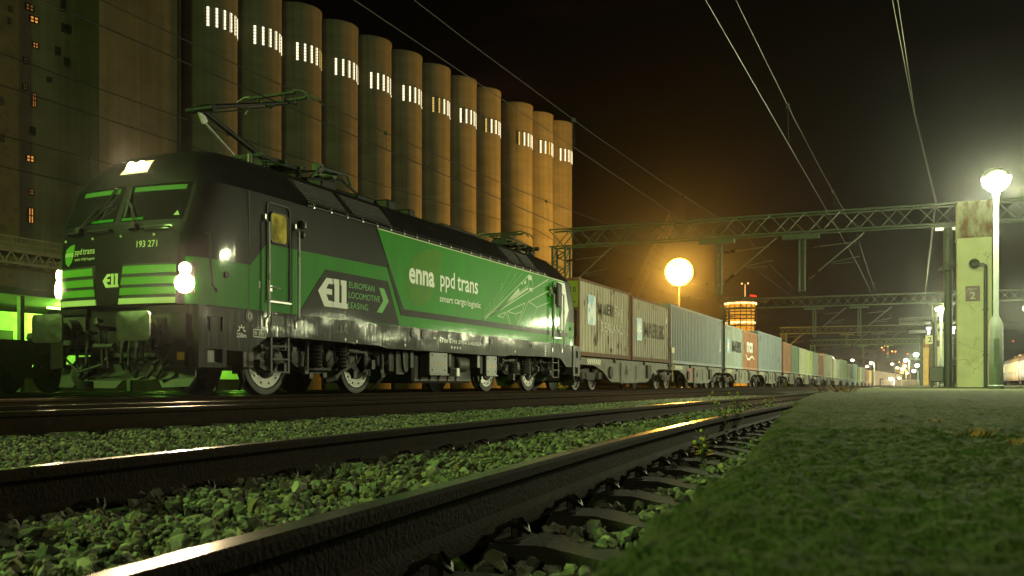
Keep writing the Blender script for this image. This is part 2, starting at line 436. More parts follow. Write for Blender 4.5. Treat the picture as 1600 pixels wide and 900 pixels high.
def scatter(n, ymin, ymax, xlo, xhi, smin, smax, ztop, power=1.6, keep=None):
    u = RNG.uniform(0, 1, n); Y = ymin+(ymax-ymin)*u**power
    lo = xlo(Y) if callable(xlo) else xlo; hi = xhi(Y) if callable(xhi) else xhi
    X = lo+(hi-lo)*RNG.uniform(0, 1, n); S = smin+(smax-smin)*RNG.uniform(0, 1, n)**1.7
    Z = (ztop(X, Y) if callable(ztop) else np.full(n, ztop)) + RNG.uniform(-.02, .012, n)
    PP.append(np.stack([X, Y, Z], -1)); SS.append(S)
def heap(X, Y): return -.118+.03*vnoise(X*1.7, Y*1.7, 5)+.012*vnoise(X*5, Y*5, 6)
def sl_gap(X, Y, base):
    """ballast lies lower on the sleepers so that they show"""
    ph_ = np.abs(((Y-.62+.31) % .62)-.31)
    return base-np.clip((.17-ph_)/.1, 0, 1)*.055
# between the two near rails
scatter(14500, .4, 16, lambda Y: cx_near(Y)-.66, lambda Y: cx_near(Y)+.66, .018, .044, lambda X, Y: sl_gap(X, Y, heap(X, Y)-.018), 1.5)
scatter(6000, .5, 9, lambda Y: cx_near(Y)-.66, lambda Y: cx_near(Y)+.66, .006, .015, lambda X, Y: sl_gap(X, Y, heap(X, Y)+.0), 1.5)
# platform side of the near rail: low, mostly shaded
scatter(6500, .4, 12, lambda Y: cx_near(Y)+.86, lambda Y: cx_near(Y)+1.72, .014, .038, lambda X, Y: sl_gap(X, Y, heap(X, Y)-.06), 1.5)
# wide band between near track and middle track
scatter(36000, .8, 34, -6.15, lambda Y: cx_near(Y)-.86, .012, .026, lambda X, Y: heap(X, Y)+.012, 1.6)
scatter(9000, 2, 34, -7.6, -6.3, .014, .028, lambda X, Y: heap(X, Y)-.02, 1.5)
scatter(7000, 3, 34, -10.8, -7.85, .014, .028, lambda X, Y: heap(X, Y)-.01, 1.5)
scatter(4000, 6, 40, -15, -11, .016, .03, lambda X, Y: heap(X, Y)+.0, 1.3)
stones(np.concatenate(PP), np.concatenate(SS))

# ------------------------------------------------------------------ platform: worn asphalt with a broken edge
def edge_x(Y):
    Y = np.asarray(Y, float)
    base = np.interp(Y, [-3, 0, .49, .84, 1.5, 2.4, 4.45, 8, 11.8, 22, 400], [.0, -.11, -.158, -.197, -.262, -.342, -.54, -.89, -1.15, -1.32, -1.32])
    return base + .018*vnoise(Y*6, Y*0, 11)+.035*vnoise(Y*1.3, Y*0, 12)+.016*vnoise(Y*26, Y*0, 13)
PZ = .188
def cells(x, y, seed):
    """rounded aggregate: 1 at the middle of each pebble, 0 in the gaps"""
    ix, iy = np.floor(x), np.floor(y); best = np.full(x.shape, 9.0); hgt = np.zeros(x.shape)
    for dx in (-1, 0, 1):
        for dy in (-1, 0, 1):
            jx, jy = ix+dx, iy+dy
            d = (jx+.15+.7*hash2(jx, jy, seed)-x)**2+(jy+.15+.7*hash2(jx, jy, seed+5)-y)**2
            m_ = d < best; best = np.where(m_, d, best); hgt = np.where(m_, hash2(jx, jy, seed+9), hgt)
    return np.clip(1-best*2.2, 0, 1)*(.45+.55*hgt)
py_ = np.concatenate([np.linspace(-1.2, .3, 30), np.geomspace(.31, .45, 16), np.geomspace(.453, 2.2, 260), np.geomspace(2.22, 7, 130), np.geomspace(7.15, 420, 130)])
off_ = np.concatenate([[-.012, -.012, -.01, .0, .008], np.arange(.014, .75, .0058), np.geomspace(.76, 9.8, 110)])
OF, YY = np.meshgrid(off_, py_)
XX = edge_x(YY)+OF
nearf = np.clip(1.35-YY/14, 0, 1)
wx, wy = XX+.01*vnoise(XX*30, YY*30, 3), YY+.01*vnoise(XX*30, YY*30, 4)
rough_ = (.0055*(cells(wx*74, wy*74, 71)-.35)+.0090*(cells(wx*34, wy*38, 72)-.3))*nearf+.007*vnoise(XX*11, YY*11, 23)+.014*vnoise(XX*2.6, YY*2.6, 24)
hump = -.012*np.clip(1-OF/.07, 0, 1)**2
ZZ = PZ+rough_*np.clip(1.25-YY/90, .15, 1)*.9+hump
crack = np.abs(vnoise(XX*1.1+3, YY*1.1, 31)); ZZ -= .012*np.clip(1-crack/.012, 0, 1)*(YY > 1.5)
for c_, z_ in ((0, -.40), (1, .02), (2, .10), (3, .15)):
    ZZ[:, c_] = z_+.01*vnoise(YY[:, c_]*9, YY[:, c_]*0+c_, 40); XX[:, c_] += .02*vnoise(YY[:, c_]*12, YY[:, c_]*0+c_*7, 41)
nv, nu = XX.shape; idx = np.arange(nv*nu).reshape(nv, nu)
faces = np.stack([idx[:-1, :-1], idx[:-1, 1:], idx[1:, 1:], idx[1:, :-1]], -1).reshape(-1, 4)
o = raw_mesh('platform', np.stack([XX, YY, ZZ], -1).reshape(-1, 3), faces, M_asph, smooth=True)
tag(o, kind='structure')
# ------------------------------------------------------------------ electric locomotive
GREEN = (.020, .215, .009); DARK = (.0085, .0087, .009); GREY = (.020, .019, .0175)
def film(name, base, **k):
    return pbr(name, base, k.get('rough', .48), var=k.get('var', .16), scale=1.3, second=k.get('second'), sec_lo=.55, sec_hi=.8, sec_scale=1.1,
               bump=k.get('bump', .09), bscale=k.get('bscale', 5.0), coat=k.get('coat', .13), stretch=(1, 2.2, .6), rvar=.08, spec=.10)
M_green = film('green_vinyl_film', GREEN)
M_lime = film('lime_grille_paint', (.13, .36, .05), bump=.05)
M_pale = film('pale_reflective_paint', (.62, .72, .42), bump=.05)
M_dark = film('anthracite_paint', DARK, second=(.016, .016, .015))
M_skirt = pbr('grey_frame_paint', GREY, .5, var=.25, scale=1.5, second=(.015, .014, .012), sec_lo=.5, sec_hi=.75, sec_scale=1.4, bump=.45, bscale=2.6, coat=.55, stretch=(1, 5.0, .55), rvar=.08, spec=.08)
def gloss_patches(m):
    """only parts of the frame are wet and glossy"""
    t = m.node_tree; N, L = t.nodes, t.links; b = N['Principled BSDF']; c = N.new('ShaderNodeTexCoord'); w = N.new('ShaderNodeMapping'); w.inputs['Scale'].default_value = (1, .75, 1.2); L.new(c.outputs['Object'], w.inputs[0])
    n = N.new('ShaderNodeTexNoise'); n.inputs['Scale'].default_value = 1.3; n.inputs['Detail'].default_value = 6; n.inputs['Roughness'].default_value = .7; L.new(w.outputs[0], n.inputs['Vector'])
    r = N.new('ShaderNodeMapRange'); r.inputs['From Min'].default_value = .50; r.inputs['From Max'].default_value = .60; r.inputs['To Min'].default_value = .03; r.inputs['To Max'].default_value = .8; L.new(n.outputs['Fac'], r.inputs[0]); L.new(r.outputs[0], b.inputs['Coat Weight'])
gloss_patches(M_skirt)
M_roof = pbr('sooty_black_roof_paint', (.008, .008, .0085), .5, var=.3, scale=3, bump=.1, bscale=20, spec=.2)
M_black = pbr('black_oily_steel', (.016, .015, .014), .55, var=.4, scale=6, bump=.3, bscale=30)
M_bogie = pbr('dusty_dark_bogie_paint', (.036, .033, .029), .6, var=.4, scale=5, second=(.05, .038, .026), bump=.3, bscale=24)
M_ring = pbr('bright_brake_disc_steel', (.40, .39, .37), .28, metal=.75, var=.05, scale=3, rvar=.03)
M_alu = pbr('bare_aluminium_box', (.11, .105, .10), .45, metal=.3, var=.2, scale=6)
M_white = pbr('white_lettering_film', (.78, .80, .74), .5, var=.06)
M_logogreen = pbr('green_lettering_film', (.08, .36, .04), .5, var=.06)
M_yel = pbr('yellow_warning_sticker', (.70, .48, .02), .5, var=.1)
M_olive = pbr('olive_leaf_print', (.062, .20, .010), .5, var=.12, coat=.08, spec=.1)
M_fineline = pbr('pale_green_fine_lines', (.50, .60, .40), .5, var=.08)
M_dimline = pbr('dim_green_fine_lines', (.16, .40, .10), .5, var=.08)
M_rail = pbr('stainless_handrail', (.75, .74, .70), .3, metal=.55, var=.08)
M_steelbuf = pbr('worn_buffer_steel', (.10, .105, .09), .38, metal=.7, var=.35, scale=9, bump=.2, bscale=40)
M_rubber = pbr('black_rubber', (.014, .014, .014), .6, var=.2)
M_glass, t_, b_ = new_mat('dark_cab_glass'); b_.inputs['Base Color'].default_value = (.012, .014, .012, 1); b_.inputs['Roughness'].default_value = .06
b_.inputs['Coat Weight'].default_value = .6
M_cabwin = emis('cab_window_painted_glow', (.42, .36, .04), .42)  # yellow light on the unlit cab's door pane, put in as emission
b_ = M_cabwin.node_tree.nodes['Principled BSDF']; b_.inputs['Base Color'].default_value = (.05, .05, .02, 1); b_.inputs['Roughness'].default_value = .1
n_ = M_cabwin.node_tree.nodes.new('ShaderNodeTexNoise'); n_.inputs['Scale'].default_value = 3.5; n_.inputs['Detail'].default_value = 3
c_ = M_cabwin.node_tree.nodes.new('ShaderNodeTexCoord'); r_ = M_cabwin.node_tree.nodes.new('ShaderNodeValToRGB')
M_cabwin.node_tree.links.new(c_.outputs['Object'], n_.inputs['Vector']); M_cabwin.node_tree.links.new(n_.outputs['Fac'], r_.inputs[0])
r_.color_ramp.elements[0].position = .38; r_.color_ramp.elements[0].color = (.16, .15, .02, 1); r_.color_ramp.elements[1].position = .6; r_.color_ramp.elements[1].color = (.62, .52, .05, 1)
M_cabwin.node_tree.links.new(r_.outputs[0], b_.inputs['Emission Color'])
M_lampw = emis('lit_headlamp_warm', (1.0, .78, .46), 22)
M_lampw2 = emis('half_lit_headlamp', (1.0, .80, .50), 7)
M_lampr = pbr('headlamp_reflector', (.8, .78, .72), .2, metal=.8, var=.05)

LX, LY = -11.65, 10.86
loco = thing('electric_locomotive', 'green and black electric locomotive with lit headlights at the head of the container train', 'locomotive', (LX, LY, TZ))

# body shell: horizontal slices (z, half width, nose y)
LV = [(1.42, 1.505, .50), (1.75, 1.505, .505), (2.15, 1.505, .52), (2.58, 1.505, .55), (2.70, 1.505, .58), (2.95, 1.503, .68), (3.20, 1.498, .78), (3.385, 1.490, .86),
      (3.43, 1.43, .88), (3.60, 1.30, .96), (3.78, 1.15, 1.10), (3.92, 1.02, 1.30), (4.03, .90, 1.55), (4.11, .75, 1.90), (4.16, .58, 2.4), (4.18, .35, 3.0)]
FX = [0, .15, .30, .45, .58, .70, .79, .86, .905, .935, .96, .982, 1.0]
FY = [0, .004, .014, .032, .054, .082, .115, .155, .21, .30, .47, .80, 1.40]
def lv(z):
    for a, b in zip(LV[:-1], LV[1:]):
        if a[0] <= z <= b[0]:
            t = (z-a[0])/(b[0]-a[0]); return a[1]+(b[1]-a[1])*t, a[2]+(b[2]-a[2])*t
    return LV[-1][1:]
def nose(xf, z):
    """point of the front shell at signed width fraction xf"""
    w, yn = lv(z); a = abs(xf)
    return (xf*w, yn+float(np.interp(a, FX, FY)), z)
LEN = 18.98
mb = MB(); rings = []
for z, w, yn in LV:
    ring = [(x*w, yn+y, z) for x, y in zip(FX, FY)]
    ring += [(w, 1.93 if yn+1.4 < 1.93 else yn+1.45, z)] if True else []
    half = ring+[(w, LEN-p[1], z) if False else (p[0], LEN-p[1], z) for p in ring[::-1]]
    full = half+[(-p[0], p[1], z) for p in half[::-1][1:-1]]
    rings.append(full)
n = len(rings[0]); V = [p for r in rings for p in r]; Fc = []; mi = []
for i in range(len(rings)-1):
    for k_ in range(n):
        a = i*n+k_; b = i*n+(k_+1) % n; Fc.append((a, b, b+n, a+n))
        c = [(V[j][0], V[j][1]) for j in (a, b)]
        xm = abs(c[0][0]+c[1][0])/2; z = LV[i][0]
        mi.append(1 if (z < 2.1 and xm > 1.26) else (0 if z < 3.38 else 2))
Fc.append(tuple(range((len(rings)-1)*n, len(rings)*n))); mi.append(2)
Fc.append(tuple(range(n-1, -1, -1))); mi.append(2)
mb.v = V; mb.f = [list(f) for f in Fc]; mb.mi = mi; mb.sm = [True]*len(Fc)
body = mb.build('body', [M_dark, M_green, M_roof], loco)

# painted livery panels, each a few mm proud of the side
P1, P2, P3, P4 = 1.5085, 1.5125, 1.5165, 1.5205
S1 = on_side(P1); S2 = on_side(P2); S3 = on_side(P3); S4 = on_side(P4)
def plate_side(poly, x0, x1): return MB().prism(poly, x0, x1, 'x')
mb = MB()
mb.prism([(1.95, 2.15), (2.37, 2.555), (6.36, 2.60), (6.62, 2.15)], 1.49, P1)
mb.prism([(5.935, 3.36), (7.0, 1.78), (17.05, 1.78), (17.05, 3.36)], 1.49, P1+.001)
mb.build('green_side_panel', M_green, loco)
mb = MB()
mb.prism([(3.26, 1.43), (4.10, 2.315), (6.36, 2.32), (6.84, 1.43)], 1.49, P2)
mb.prism([(6.33, 2.595), (6.40, 2.66), (7.02, 1.79), (17.3, 1.79), (17.3, 1.655), (6.92, 1.65)], 1.49, P2+.001)
mb.build('grey_side_stripe', M_dark, loco)
# leasing mark
mb = MB()
E_ = [(3.86, 1.905), (4.13, 2.165), (4.33, 2.165), (4.33, 2.06), (4.20, 2.06), (4.12, 1.965), (4.31, 1.965), (4.31, 1.86), (4.12, 1.86), (4.20, 1.745), (4.33, 1.745), (4.33, 1.63), (4.06, 1.63)]
poly_on(mb, E_, S3)
for y0, w in ((4.36, .2), (4.60, .21)):
    poly_on(mb, [(y0, 2.17), (y0+w-.01, 2.17), (y0+w-.01, 1.735), (y0+w+.03, 1.735), (y0+w+.03, 1.635), (y0-.02, 1.635), (y0-.02, 1.735), (y0+.03, 1.735), (y0+.03, 2.07), (y0, 2.07)], S3)
mb.build('logo', M_white, loco)
for it in (('EUROPEAN', 4.89, 2.05, .93, .12, S3, .0), ('LOCOMOTIVE', 4.88, 1.855, 1.15, .12, S3, .0), ('LEASING', 4.86, 1.655, .72, .12, S3, .0)):
    mb = MB(); text_on(mb, *it); mb.build('green_lettering', M_logogreen, loco)
mb = MB()
poly_on(mb, [(6.0, 2.155), (6.20, 2.15), (6.385, 1.905), (6.12, 1.645), (5.91, 1.65), (6.16, 1.90)], S3)
mb.build('green_arrow', M_logogreen, loco)
# leaf print and names
mb = MB()
lf = [(7.62, 1.87), (7.40, 1.93), (7.24, 2.10), (7.17, 2.30), (7.19, 2.55), (7.30, 2.80), (7.55, 3.02), (7.95, 3.18), (8.42, 3.26), (8.78, 3.26), (8.80, 3.05), (8.70, 2.72), (8.50, 2.40), (8.20, 2.08), (7.90, 1.92)]
poly_on(mb, lf, S2); mb.build('leaf_print', M_olive, loco)
for it in (('enna', 7.24, 2.37, 1.17, .34, S3, .030), ('ppd', 8.70, 2.315, .74, .50, S3, .012), ('trans', 9.57, 2.42, 1.15, .345, S3, .012),
           ('smart', 8.67, 2.085, .68, .125, S3, .004), ('cargo', 9.43, 2.04, .64, .165, S3, .004), ('logistic', 10.14, 2.04, .75, .20, S3, .004)):
    mb = MB(); text_on(mb, *it); mb.build('white_lettering', M_white, loco)
# line drawing of a speeding train
O_ = (11.04, 1.80)
mb = MB()
poly_on(mb, [(12.19, 2.21), (13.35, 2.83), (13.42, 2.70)], S3)
poly_on(mb, [O_, (12.19, 2.20), (12.25, 2.17)], S3)
poly_on(mb, [(11.3, 1.90), (14.0, 2.905), (14.02, 2.85)], S3)
poly_on(mb, [(13.97, 3.21), (14.10, 3.275), (14.30, 3.25), (14.30, 3.13), (14.05, 3.11)], S3)
poly_on(mb, [(14.08, 2.84), (14.12, 2.91), (14.36, 2.91), (14.33, 2.80)], S3)
for a in (13.55, 13.72, 13.80): poly_on(mb, [(a, 2.92+(a-13.55)*.2), (a+.07, 2.95+(a-13.55)*.2), (a+.07, 3.04+(a-13.55)*.2), (a, 3.01+(a-13.55)*.2)], S3)
strip_on(mb, [O_, (13.97, 3.20)], .022, S3); strip_on(mb, [O_, (15.62, 3.29)], .024, S3)
strip_on(mb, [(14.05, 3.12), (14.10, 2.90)], .02, S3); strip_on(mb, [(14.30, 3.2), (14.38, 3.05), (14.36, 2.82)], .02, S3)
strip_on(mb, [(11.5, 1.95), (14.0, 2.955)], .018, S3)
for pl in ([(15.60, 2.94), (14.05, 2.51), (13.27, 1.80)], [(14.05, 2.51), (14.72, 2.40), (15.70, 2.62)], [(14.72, 2.40), (14.05, 1.80)], [(13.80, 2.45), (12.55, 2.13), (12.78, 1.80)], [(13.80, 2.45), (13.20, 1.80)],
           [(12.59, 2.13), (13.1, 2.10), (13.55, 2.19)], [(13.1, 2.10), (13.33, 1.80)], [(11.92, 1.97), (12.45, 2.11), (12.29, 1.94), (11.92, 1.965)], [(12.45, 2.11), (12.70, 1.80)]):
    strip_on(mb, pl, .02, S3)
mb.build('line_drawing', M_fineline, loco)
mb = MB()
for pl in ([O_, (12.93, 3.32)], [O_, (13.35, 3.30)], [O_, (13.62, 3.27)], [(13.05, 3.30), (13.05, 2.45)], [(12.15, 2.86), (12.15, 2.30)], [(12.15, 2.86), (12.28, 2.80), (12.2, 2.70)], [(11.7, 2.5), (11.7, 2.05)], [(11.45, 2.3), (11.45, 1.98)], [(11.2, 2.15), (11.06, 1.84)], [(11.45, 2.3), (11.06, 1.84)], [(14.85, 3.28), (14.85, 1.80)]):
    strip_on(mb, pl, .013, S3)
text_on(mb, 'member of enna group', 14.33, 1.90, 1.05, .06, S3, 0)
mb.build('fine_lines', M_dimline, loco)
mb = MB(); poly_on(mb, [(16.40, 3.30), (17.02, 3.30), (17.38, 2.50), (16.98, 1.86), (16.44, 1.86), (16.80, 2.50)], S3)
mb.build('white_arrow', M_white, loco)
# small marks on the frame side
SF = on_side(1.545)
def mark(f, *a):
    mb = MB(); f(mb, *a); mb.build('small_inscription', M_white, loco)
def sun_mark(mb):
    for k_ in range(5):
        a = pi*k_/4; strip_on(mb, [(1.68+.055*cos(a), 1.055+.055*sin(a)), (1.68+.10*cos(a), 1.055+.10*sin(a))], .022, SF)
    strip_on(mb, [(1.68+.058*cos(pi*k_/8), 1.055+.058*sin(pi*k_/8)) for k_ in range(9)], .018, SF)
mark(sun_mark); mark(text_on, '250m', 1.56, .945, .24, .075, SF, .01)
def plate_mark(mb): text_on(mb, 'R  80m', 2.03, 1.0, .22, .07, SF, .0); strip_on(mb, [(1.99, .975), (2.30, .975), (2.30, 1.095), (1.99, 1.095), (1.99, .975)], .012, SF)
mark(plate_mark); [mark(text_on, w_, u_, 1.15, l_, .08, SF, .0) for w_, u_, l_ in (('91 80', 8.6, .42), ('6193', 9.1, .38), ('271-4', 9.56, .46), ('D-ELOC', 10.1, .62))]; mark(text_on, '1', 2.17, 1.79, .04, .12, on_side(P1), .02)
for y_, z_ in ((2.50, 1.13), (4.7, 1.02), (5.1, 1.00), (7.0, 1.0), (9.2, 1.03), (9.35, 1.03), (9.5, 1.03), (9.65, 1.03), (13.0, 1.05)): mark(poly_on, [(y_, z_), (y_+.05, z_), (y_+.05, z_+.05), (y_, z_+.05)], SF)
for k_ in range(6): mark(poly_on, [(15.25, 1.02+k_*.055), (15.36, 1.02+k_*.055), (15.36, 1.045+k_*.055), (15.25, 1.045+k_*.055)], SF)

# frame side (skirt)
SK = [(.95, .74), (1.85, .72), (2.35, .98), (2.95, 1.01), (5.95, .97), (6.25, .93), (6.6, .93), (12.3, .93), (12.8, .97), (16.0, 1.0), (16.6, .98), (17.1, .72), (18.03, .74), (18.03, 1.418), (.95, 1.418)]
mb = MB()
for s_ in (1, -1): mb.prism(SK, s_*1.44, s_*1.538, 'x')
mb.box(-1.43, 1.43, 1.1, 17.9, 1.0, 1.415)
mb.build('frame', M_skirt, loco)
# sockets and vents in the frame side
for y_, z_, k_ in ((1.87, 1.305, 'w'), (2.62, 1.27, 'r'), (4.63, 1.25, 's'), (7.35, 1.29, 'w'), (7.83, 1.285, 'o'), (10.98, 1.285, 'o'), (11.45, 1.29, 'w'), (14.2, 1.27, 's')):
    mb = MB()
    if k_ == 'r': mb.bevbox(1.5385, 1.546, y_-.17, y_+.17, z_-.085, z_+.085, .003)
    elif k_ == 's': mb.box(1.5385, 1.546, y_-.10, y_-.02, z_-.06, z_+.06); mb.box(1.5385, 1.546, y_+.02, y_+.10, z_-.06, z_+.06)
    else: mb.lathe([(.10, 1.5385), (.10, 1.547), (.085, 1.549), (1e-6, 1.549)], (0, y_, z_), 'x', 20)
    h = mb.build('recess', M_black, loco)
    if k_ == 'w':
        mb = MB(); mb.lathe([(.062, 1.5495), (.062, 1.556), (.04, 1.556), (.04, 1.551), (1e-6, 1.551)], (0, y_, z_), 'x', 16); mb.box(1.5515, 1.562, y_, y_+.06, z_-.02, z_+.02)
        mb.build('valve', M_alu, h)
    if k_ == 'r':
        mb = MB()
        for q in range(4): mb.box(1.5465, 1.552, y_-.14, y_+.14, z_-.06+q*.035, z_-.05+q*.035)
        mb.build('louvre', M_bogie, h)

# doors and side fittings, front cab and rear cab
def cab_side(yf, d, front):
    Y = lambda y: yf+d*y
    mb = MB(); lo, hi = 2.37, 3.0
    pts = [(lo, 1.62), (hi-.03, 1.62), (hi, 1.66), (hi, 3.20), (hi-.05, 3.26), (lo+.05, 3.26), (lo, 3.20)]
    # raised seal round the door
    for a, b in zip(pts, pts[1:]+pts[:1]): mb.bar((1.5165, Y(a[0]), a[1]), (1.5165, Y(b[0]), b[1]), .022, .022)
    dr = mb.build('door', M_rubber, loco)
    mb = MB(); wp = [(2.50, 2.60), (2.87, 2.60), (2.92, 2.65), (2.92, 3.06), (2.87, 3.11), (2.50, 3.11), (2.45, 3.06), (2.45, 2.65)]
    mb.prism([(Y(a), b) for a, b in wp], 1.512, 1.522); w = mb.build('door_window', M_cabwin if front else M_glass, dr)
    mb = MB()
    for a, b in zip(wp, wp[1:]+wp[:1]): mb.bar((1.526, Y(a[0]), a[1]), (1.526, Y(b[0]), b[1]), .035, .02)
    mb.build('window_seal', M_rubber, dr)
    mb = MB(); mb.box(1.523, 1.55, Y(2.44)-.03, Y(2.44)+.03, 1.76, 1.86); mb.tube([(1.56, Y(2.44), 1.83), (1.575, Y(2.5), 1.83), (1.575, Y(2.66), 1.825)], .014, 6)
    mb.build('door_handle', M_rail, dr)
    mb = MB(); mb.box(1.512, 1.56, min(Y(2.36), Y(3.0)), max(Y(2.36), Y(3.0)), 1.575, 1.605); mb.build('door_sill', M_rail, dr)
    for yy, zt in ((2.30, 2.90), (3.14, 2.86)):
        mb = MB(); mb.tube([(1.545, Y(yy), 1.28), (1.61, Y(yy), 1.36), (1.61, Y(yy), zt), (1.52, Y(yy), zt+.06)], .024, 8)
        mb.box(1.515, 1.55, Y(yy)-.02, Y(yy)+.02, zt+.03, zt+.14); mb.box(1.5385, 1.56, Y(yy)-.02, Y(yy)+.02, 1.16, 1.30)
        mb.build('handrail', M_rail, loco)
    # camera and lamp beside the door
    mb = MB(); mb.lathe([(1e-6, -.07), (.05, -.06), (.06, 0), (.045, .06), (1e-6, .07)], (1.55, Y(3.36), 3.02), 'z', 12); mb.box(1.51, 1.55, Y(3.36)-.02, Y(3.36)+.02, 2.95, 3.10)
    mb.sphere((1.535, Y(3.36), 2.84), .05, 10, 0, 1.5); mb.build('marker_lamp', M_alu, loco)
    # ladder under the door
    mb = MB()
    for yy in (2.50, 2.98): mb.bar((1.50, Y(yy), 1.0), (1.50, Y(yy), .38), .03, .05)
    for zz in (.40, .62, .84): mb.box(1.36, 1.52, min(Y(2.48), Y(3.0)), max(Y(2.48), Y(3.0)), zz-.012, zz+.012)
    mb.build('ladder', M_bogie, loco)
    # step box at the corner with two openings
    mb = MB(); y0, y1 = .66, 1.30
    a = lambda p, q, z0, z1, x0=1.46, x1=1.562: mb.box(x0, x1, min(Y(p), Y(q)), max(Y(p), Y(q)), z0, z1)
    a(y0, y0+.19, .45, 1.40); a(y1-.10, y1, .45, 1.40)
    for z0, z1 in ((.45, .53), (.74, 1.02), (1.24, 1.40)): a(y0+.19, y1-.10, z0, z1)
    st = mb.build('step_box', M_skirt, loco)
    mb = MB()
    for z0, z1 in ((.53, .74), (1.02, 1.24)): mb.box(1.30, 1.44, min(Y(y0), Y(y1)), max(Y(y0), Y(y1)), z0-.02, z1+.02)
    mb.build('step_recess', M_black, st)
    mb = MB()
    for z0 in (.535, 1.025): mb.box(1.442, 1.50, min(Y(y0+.27), Y(y1-.22)), max(Y(y0+.27), Y(y1-.22)), z0, z0+.18)
    mb.build('step_plate', M_alu, st)
    # outside mirror
    if not front:
        mb = MB(); mb.bevbox(1.60, 1.68, min(Y(2.95), Y(2.62)), max(Y(2.95), Y(2.62)), 2.50, 3.22, .03); mb.bar((1.5, Y(2.9), 2.95), (1.64, Y(2.8), 2.95), .03); mb.build('mirror', M_rubber, loco)
    # grab handle at the front corner
    mb = MB(); mb.tube([(1.46, Y(.93), 2.52), (1.55, Y(.90), 2.52), (1.56, Y(.96), 1.75), (1.56, Y(1.06), 1.64), (1.50, Y(1.12), 1.68)], .022, 7); mb.build('grab_handle', M_rubber, loco)
    mb = MB(); mb.lathe([(.055, 1.488), (.055, 1.505), (1e-6, 1.505)], (0, Y(1.38), 1.93), 'x', 14); mb.build('socket_cover', M_rubber, loco)
    # vertical joint of the cab
    mb = MB(); mb.box(1.500, 1.5075, Y(1.92)-.008, Y(1.92)+.008, 1.42, 3.38); mb.build('cab_joint', M_rubber, loco)
cab_side(0, 1, True); cab_side(LEN, -1, False)

# front panel, grilles, glass: patches that follow the shell
def patch(mb, x0, x1, z0, z1, off, nx=14, nz=4, mi=0, slant0=0, slant1=0, thick=.02):
    """rectangle in (x fraction, z) on the nose, pushed out by off; slants widen the lower edge"""
    vs_ = []
    for d in (off, off-thick):
        for j in range(nz+1):
            z = z0+(z1-z0)*j/nz; t = 1-j/nz
            a = x0+slant0*t; b = x1+slant1*t
            for i in range(nx+1):
                p = nose(a+(b-a)*i/nx, z); w, yn = lv(z)
                vs_.append((p[0]*(1+d*.25), p[1]-d, p[2]))
    m_ = (nx+1)*(nz+1); fs = []
    for j in range(nz):
        for i in range(nx):
            a = j*(nx+1)+i; fs.append((a, a+1, a+nx+2, a+nx+1)); fs.append((m_+a, m_+a+nx+1, m_+a+nx+2, m_+a+1))
    per = [i for i in range(nx+1)]+[(j+1)*(nx+1)-1 for j in range(1, nz+1)]+[nz*(nx+1)+i for i in range(nx-1, -1, -1)]+[j*(nx+1) for j in range(nz-1, 0, -1)]
    for a, b in zip(per, per[1:]+per[:1]): fs.append((a, m_+a, m_+b, b))
    return mb.add(vs_, fs, mi, False)
fp = patch(MB(), -.80, .80, 1.44, 2.54, .014, 20, 8).build('front_panel', M_dark, loco)
rows = [(1.435, 1.525, M_pale, 'pale_bar'), (1.575, 1.685, M_lime, 'green_bar'), (1.735, 1.85, M_lime, 'green_bar'), (1.905, 2.025, M_lime, 'green_bar')]
def grille_end(z): return .245+(2.03-z)*-.10
for i, (z0, z1, m, nm) in enumerate(rows):
    a0, a1 = grille_end(z0), grille_end(z1)
    patch(MB(), a1*.98-.09, .775, z0, z1, .034, 12, 2, slant0=a0-a1).build('grille', m, fp)
    patch(MB(), -.775, -a1*1.15, z0, z1, .034, 12, 2, slant1=-(a0-a1)).build('grille', m, fp)
for x0, x1 in ((.13, .785), (-.785, -.25)): patch(MB(), x0, x1, 1.43, 2.06, .018, 12, 3).build('grille_backing', M_rubber, fp)
def on_nose(d):
    def f(x, z):
        p = nose(x/1.505, z); return (p[0], p[1]-d, p[2])
    return f
N3 = on_nose(.020)
for it in (('193 271', .46, 2.31, .38, .105, N3, .012), ('ppd', -.865, 2.235, .17, .125, N3, .006), ('trans', -.67, 2.262, .27, .085, N3, .006), ('smart', -.86, 2.165, .13, .04, N3, .0), ('cargo', -.71, 2.157, .13, .048, N3, .0), ('logistic', -.56, 2.157, .17, .05, N3, .0)): mb = MB(); text_on(mb, *it); mb.build('front_lettering', M_pale, fp)
mb = MB(); poly_on(mb, [(-1.02, 2.08), (-1.10, 2.14), (-1.13, 2.25), (-1.10, 2.36), (-1.0, 2.42), (-.88, 2.44), (-.89, 2.30), (-.93, 2.16)], N3); mb.build('leaf_emblem', M_lime, fp)
N4 = on_nose(.023)
mb = MB(); text_on(mb, 'enna', -1.11, 2.24, .21, .062, N4, .02); mb.build('emblem_lettering', M_pale, fp)
mb = MB(); sc = .345; fx = lambda u, v: on_nose(.020)(-.20+(u-3.86)*sc/1.02, 1.705+(v-1.63)*.40)
poly_on(mb, E_, fx)
for y0, w in ((4.36, .2), (4.60, .21)):
    poly_on(mb, [(y0, 2.17), (y0+w-.01, 2.17), (y0+w-.01, 1.735), (y0+w+.03, 1.735), (y0+w+.03, 1.635), (y0-.02, 1.635), (y0-.02, 1.735), (y0+.03, 1.735), (y0+.03, 2.07), (y0, 2.07)], fx)
mb.build('front_logo', M_pale, fp)
mb = MB()
for x in (-1.12, -.45, .15, .78): p = nose(x/1.505, 2.50); mb.lathe([(.02, -.035), (.02, -.015)], (p[0], p[1], p[2]), 'y', 8)
mb.build('panel_bolt', M_pale, fp)
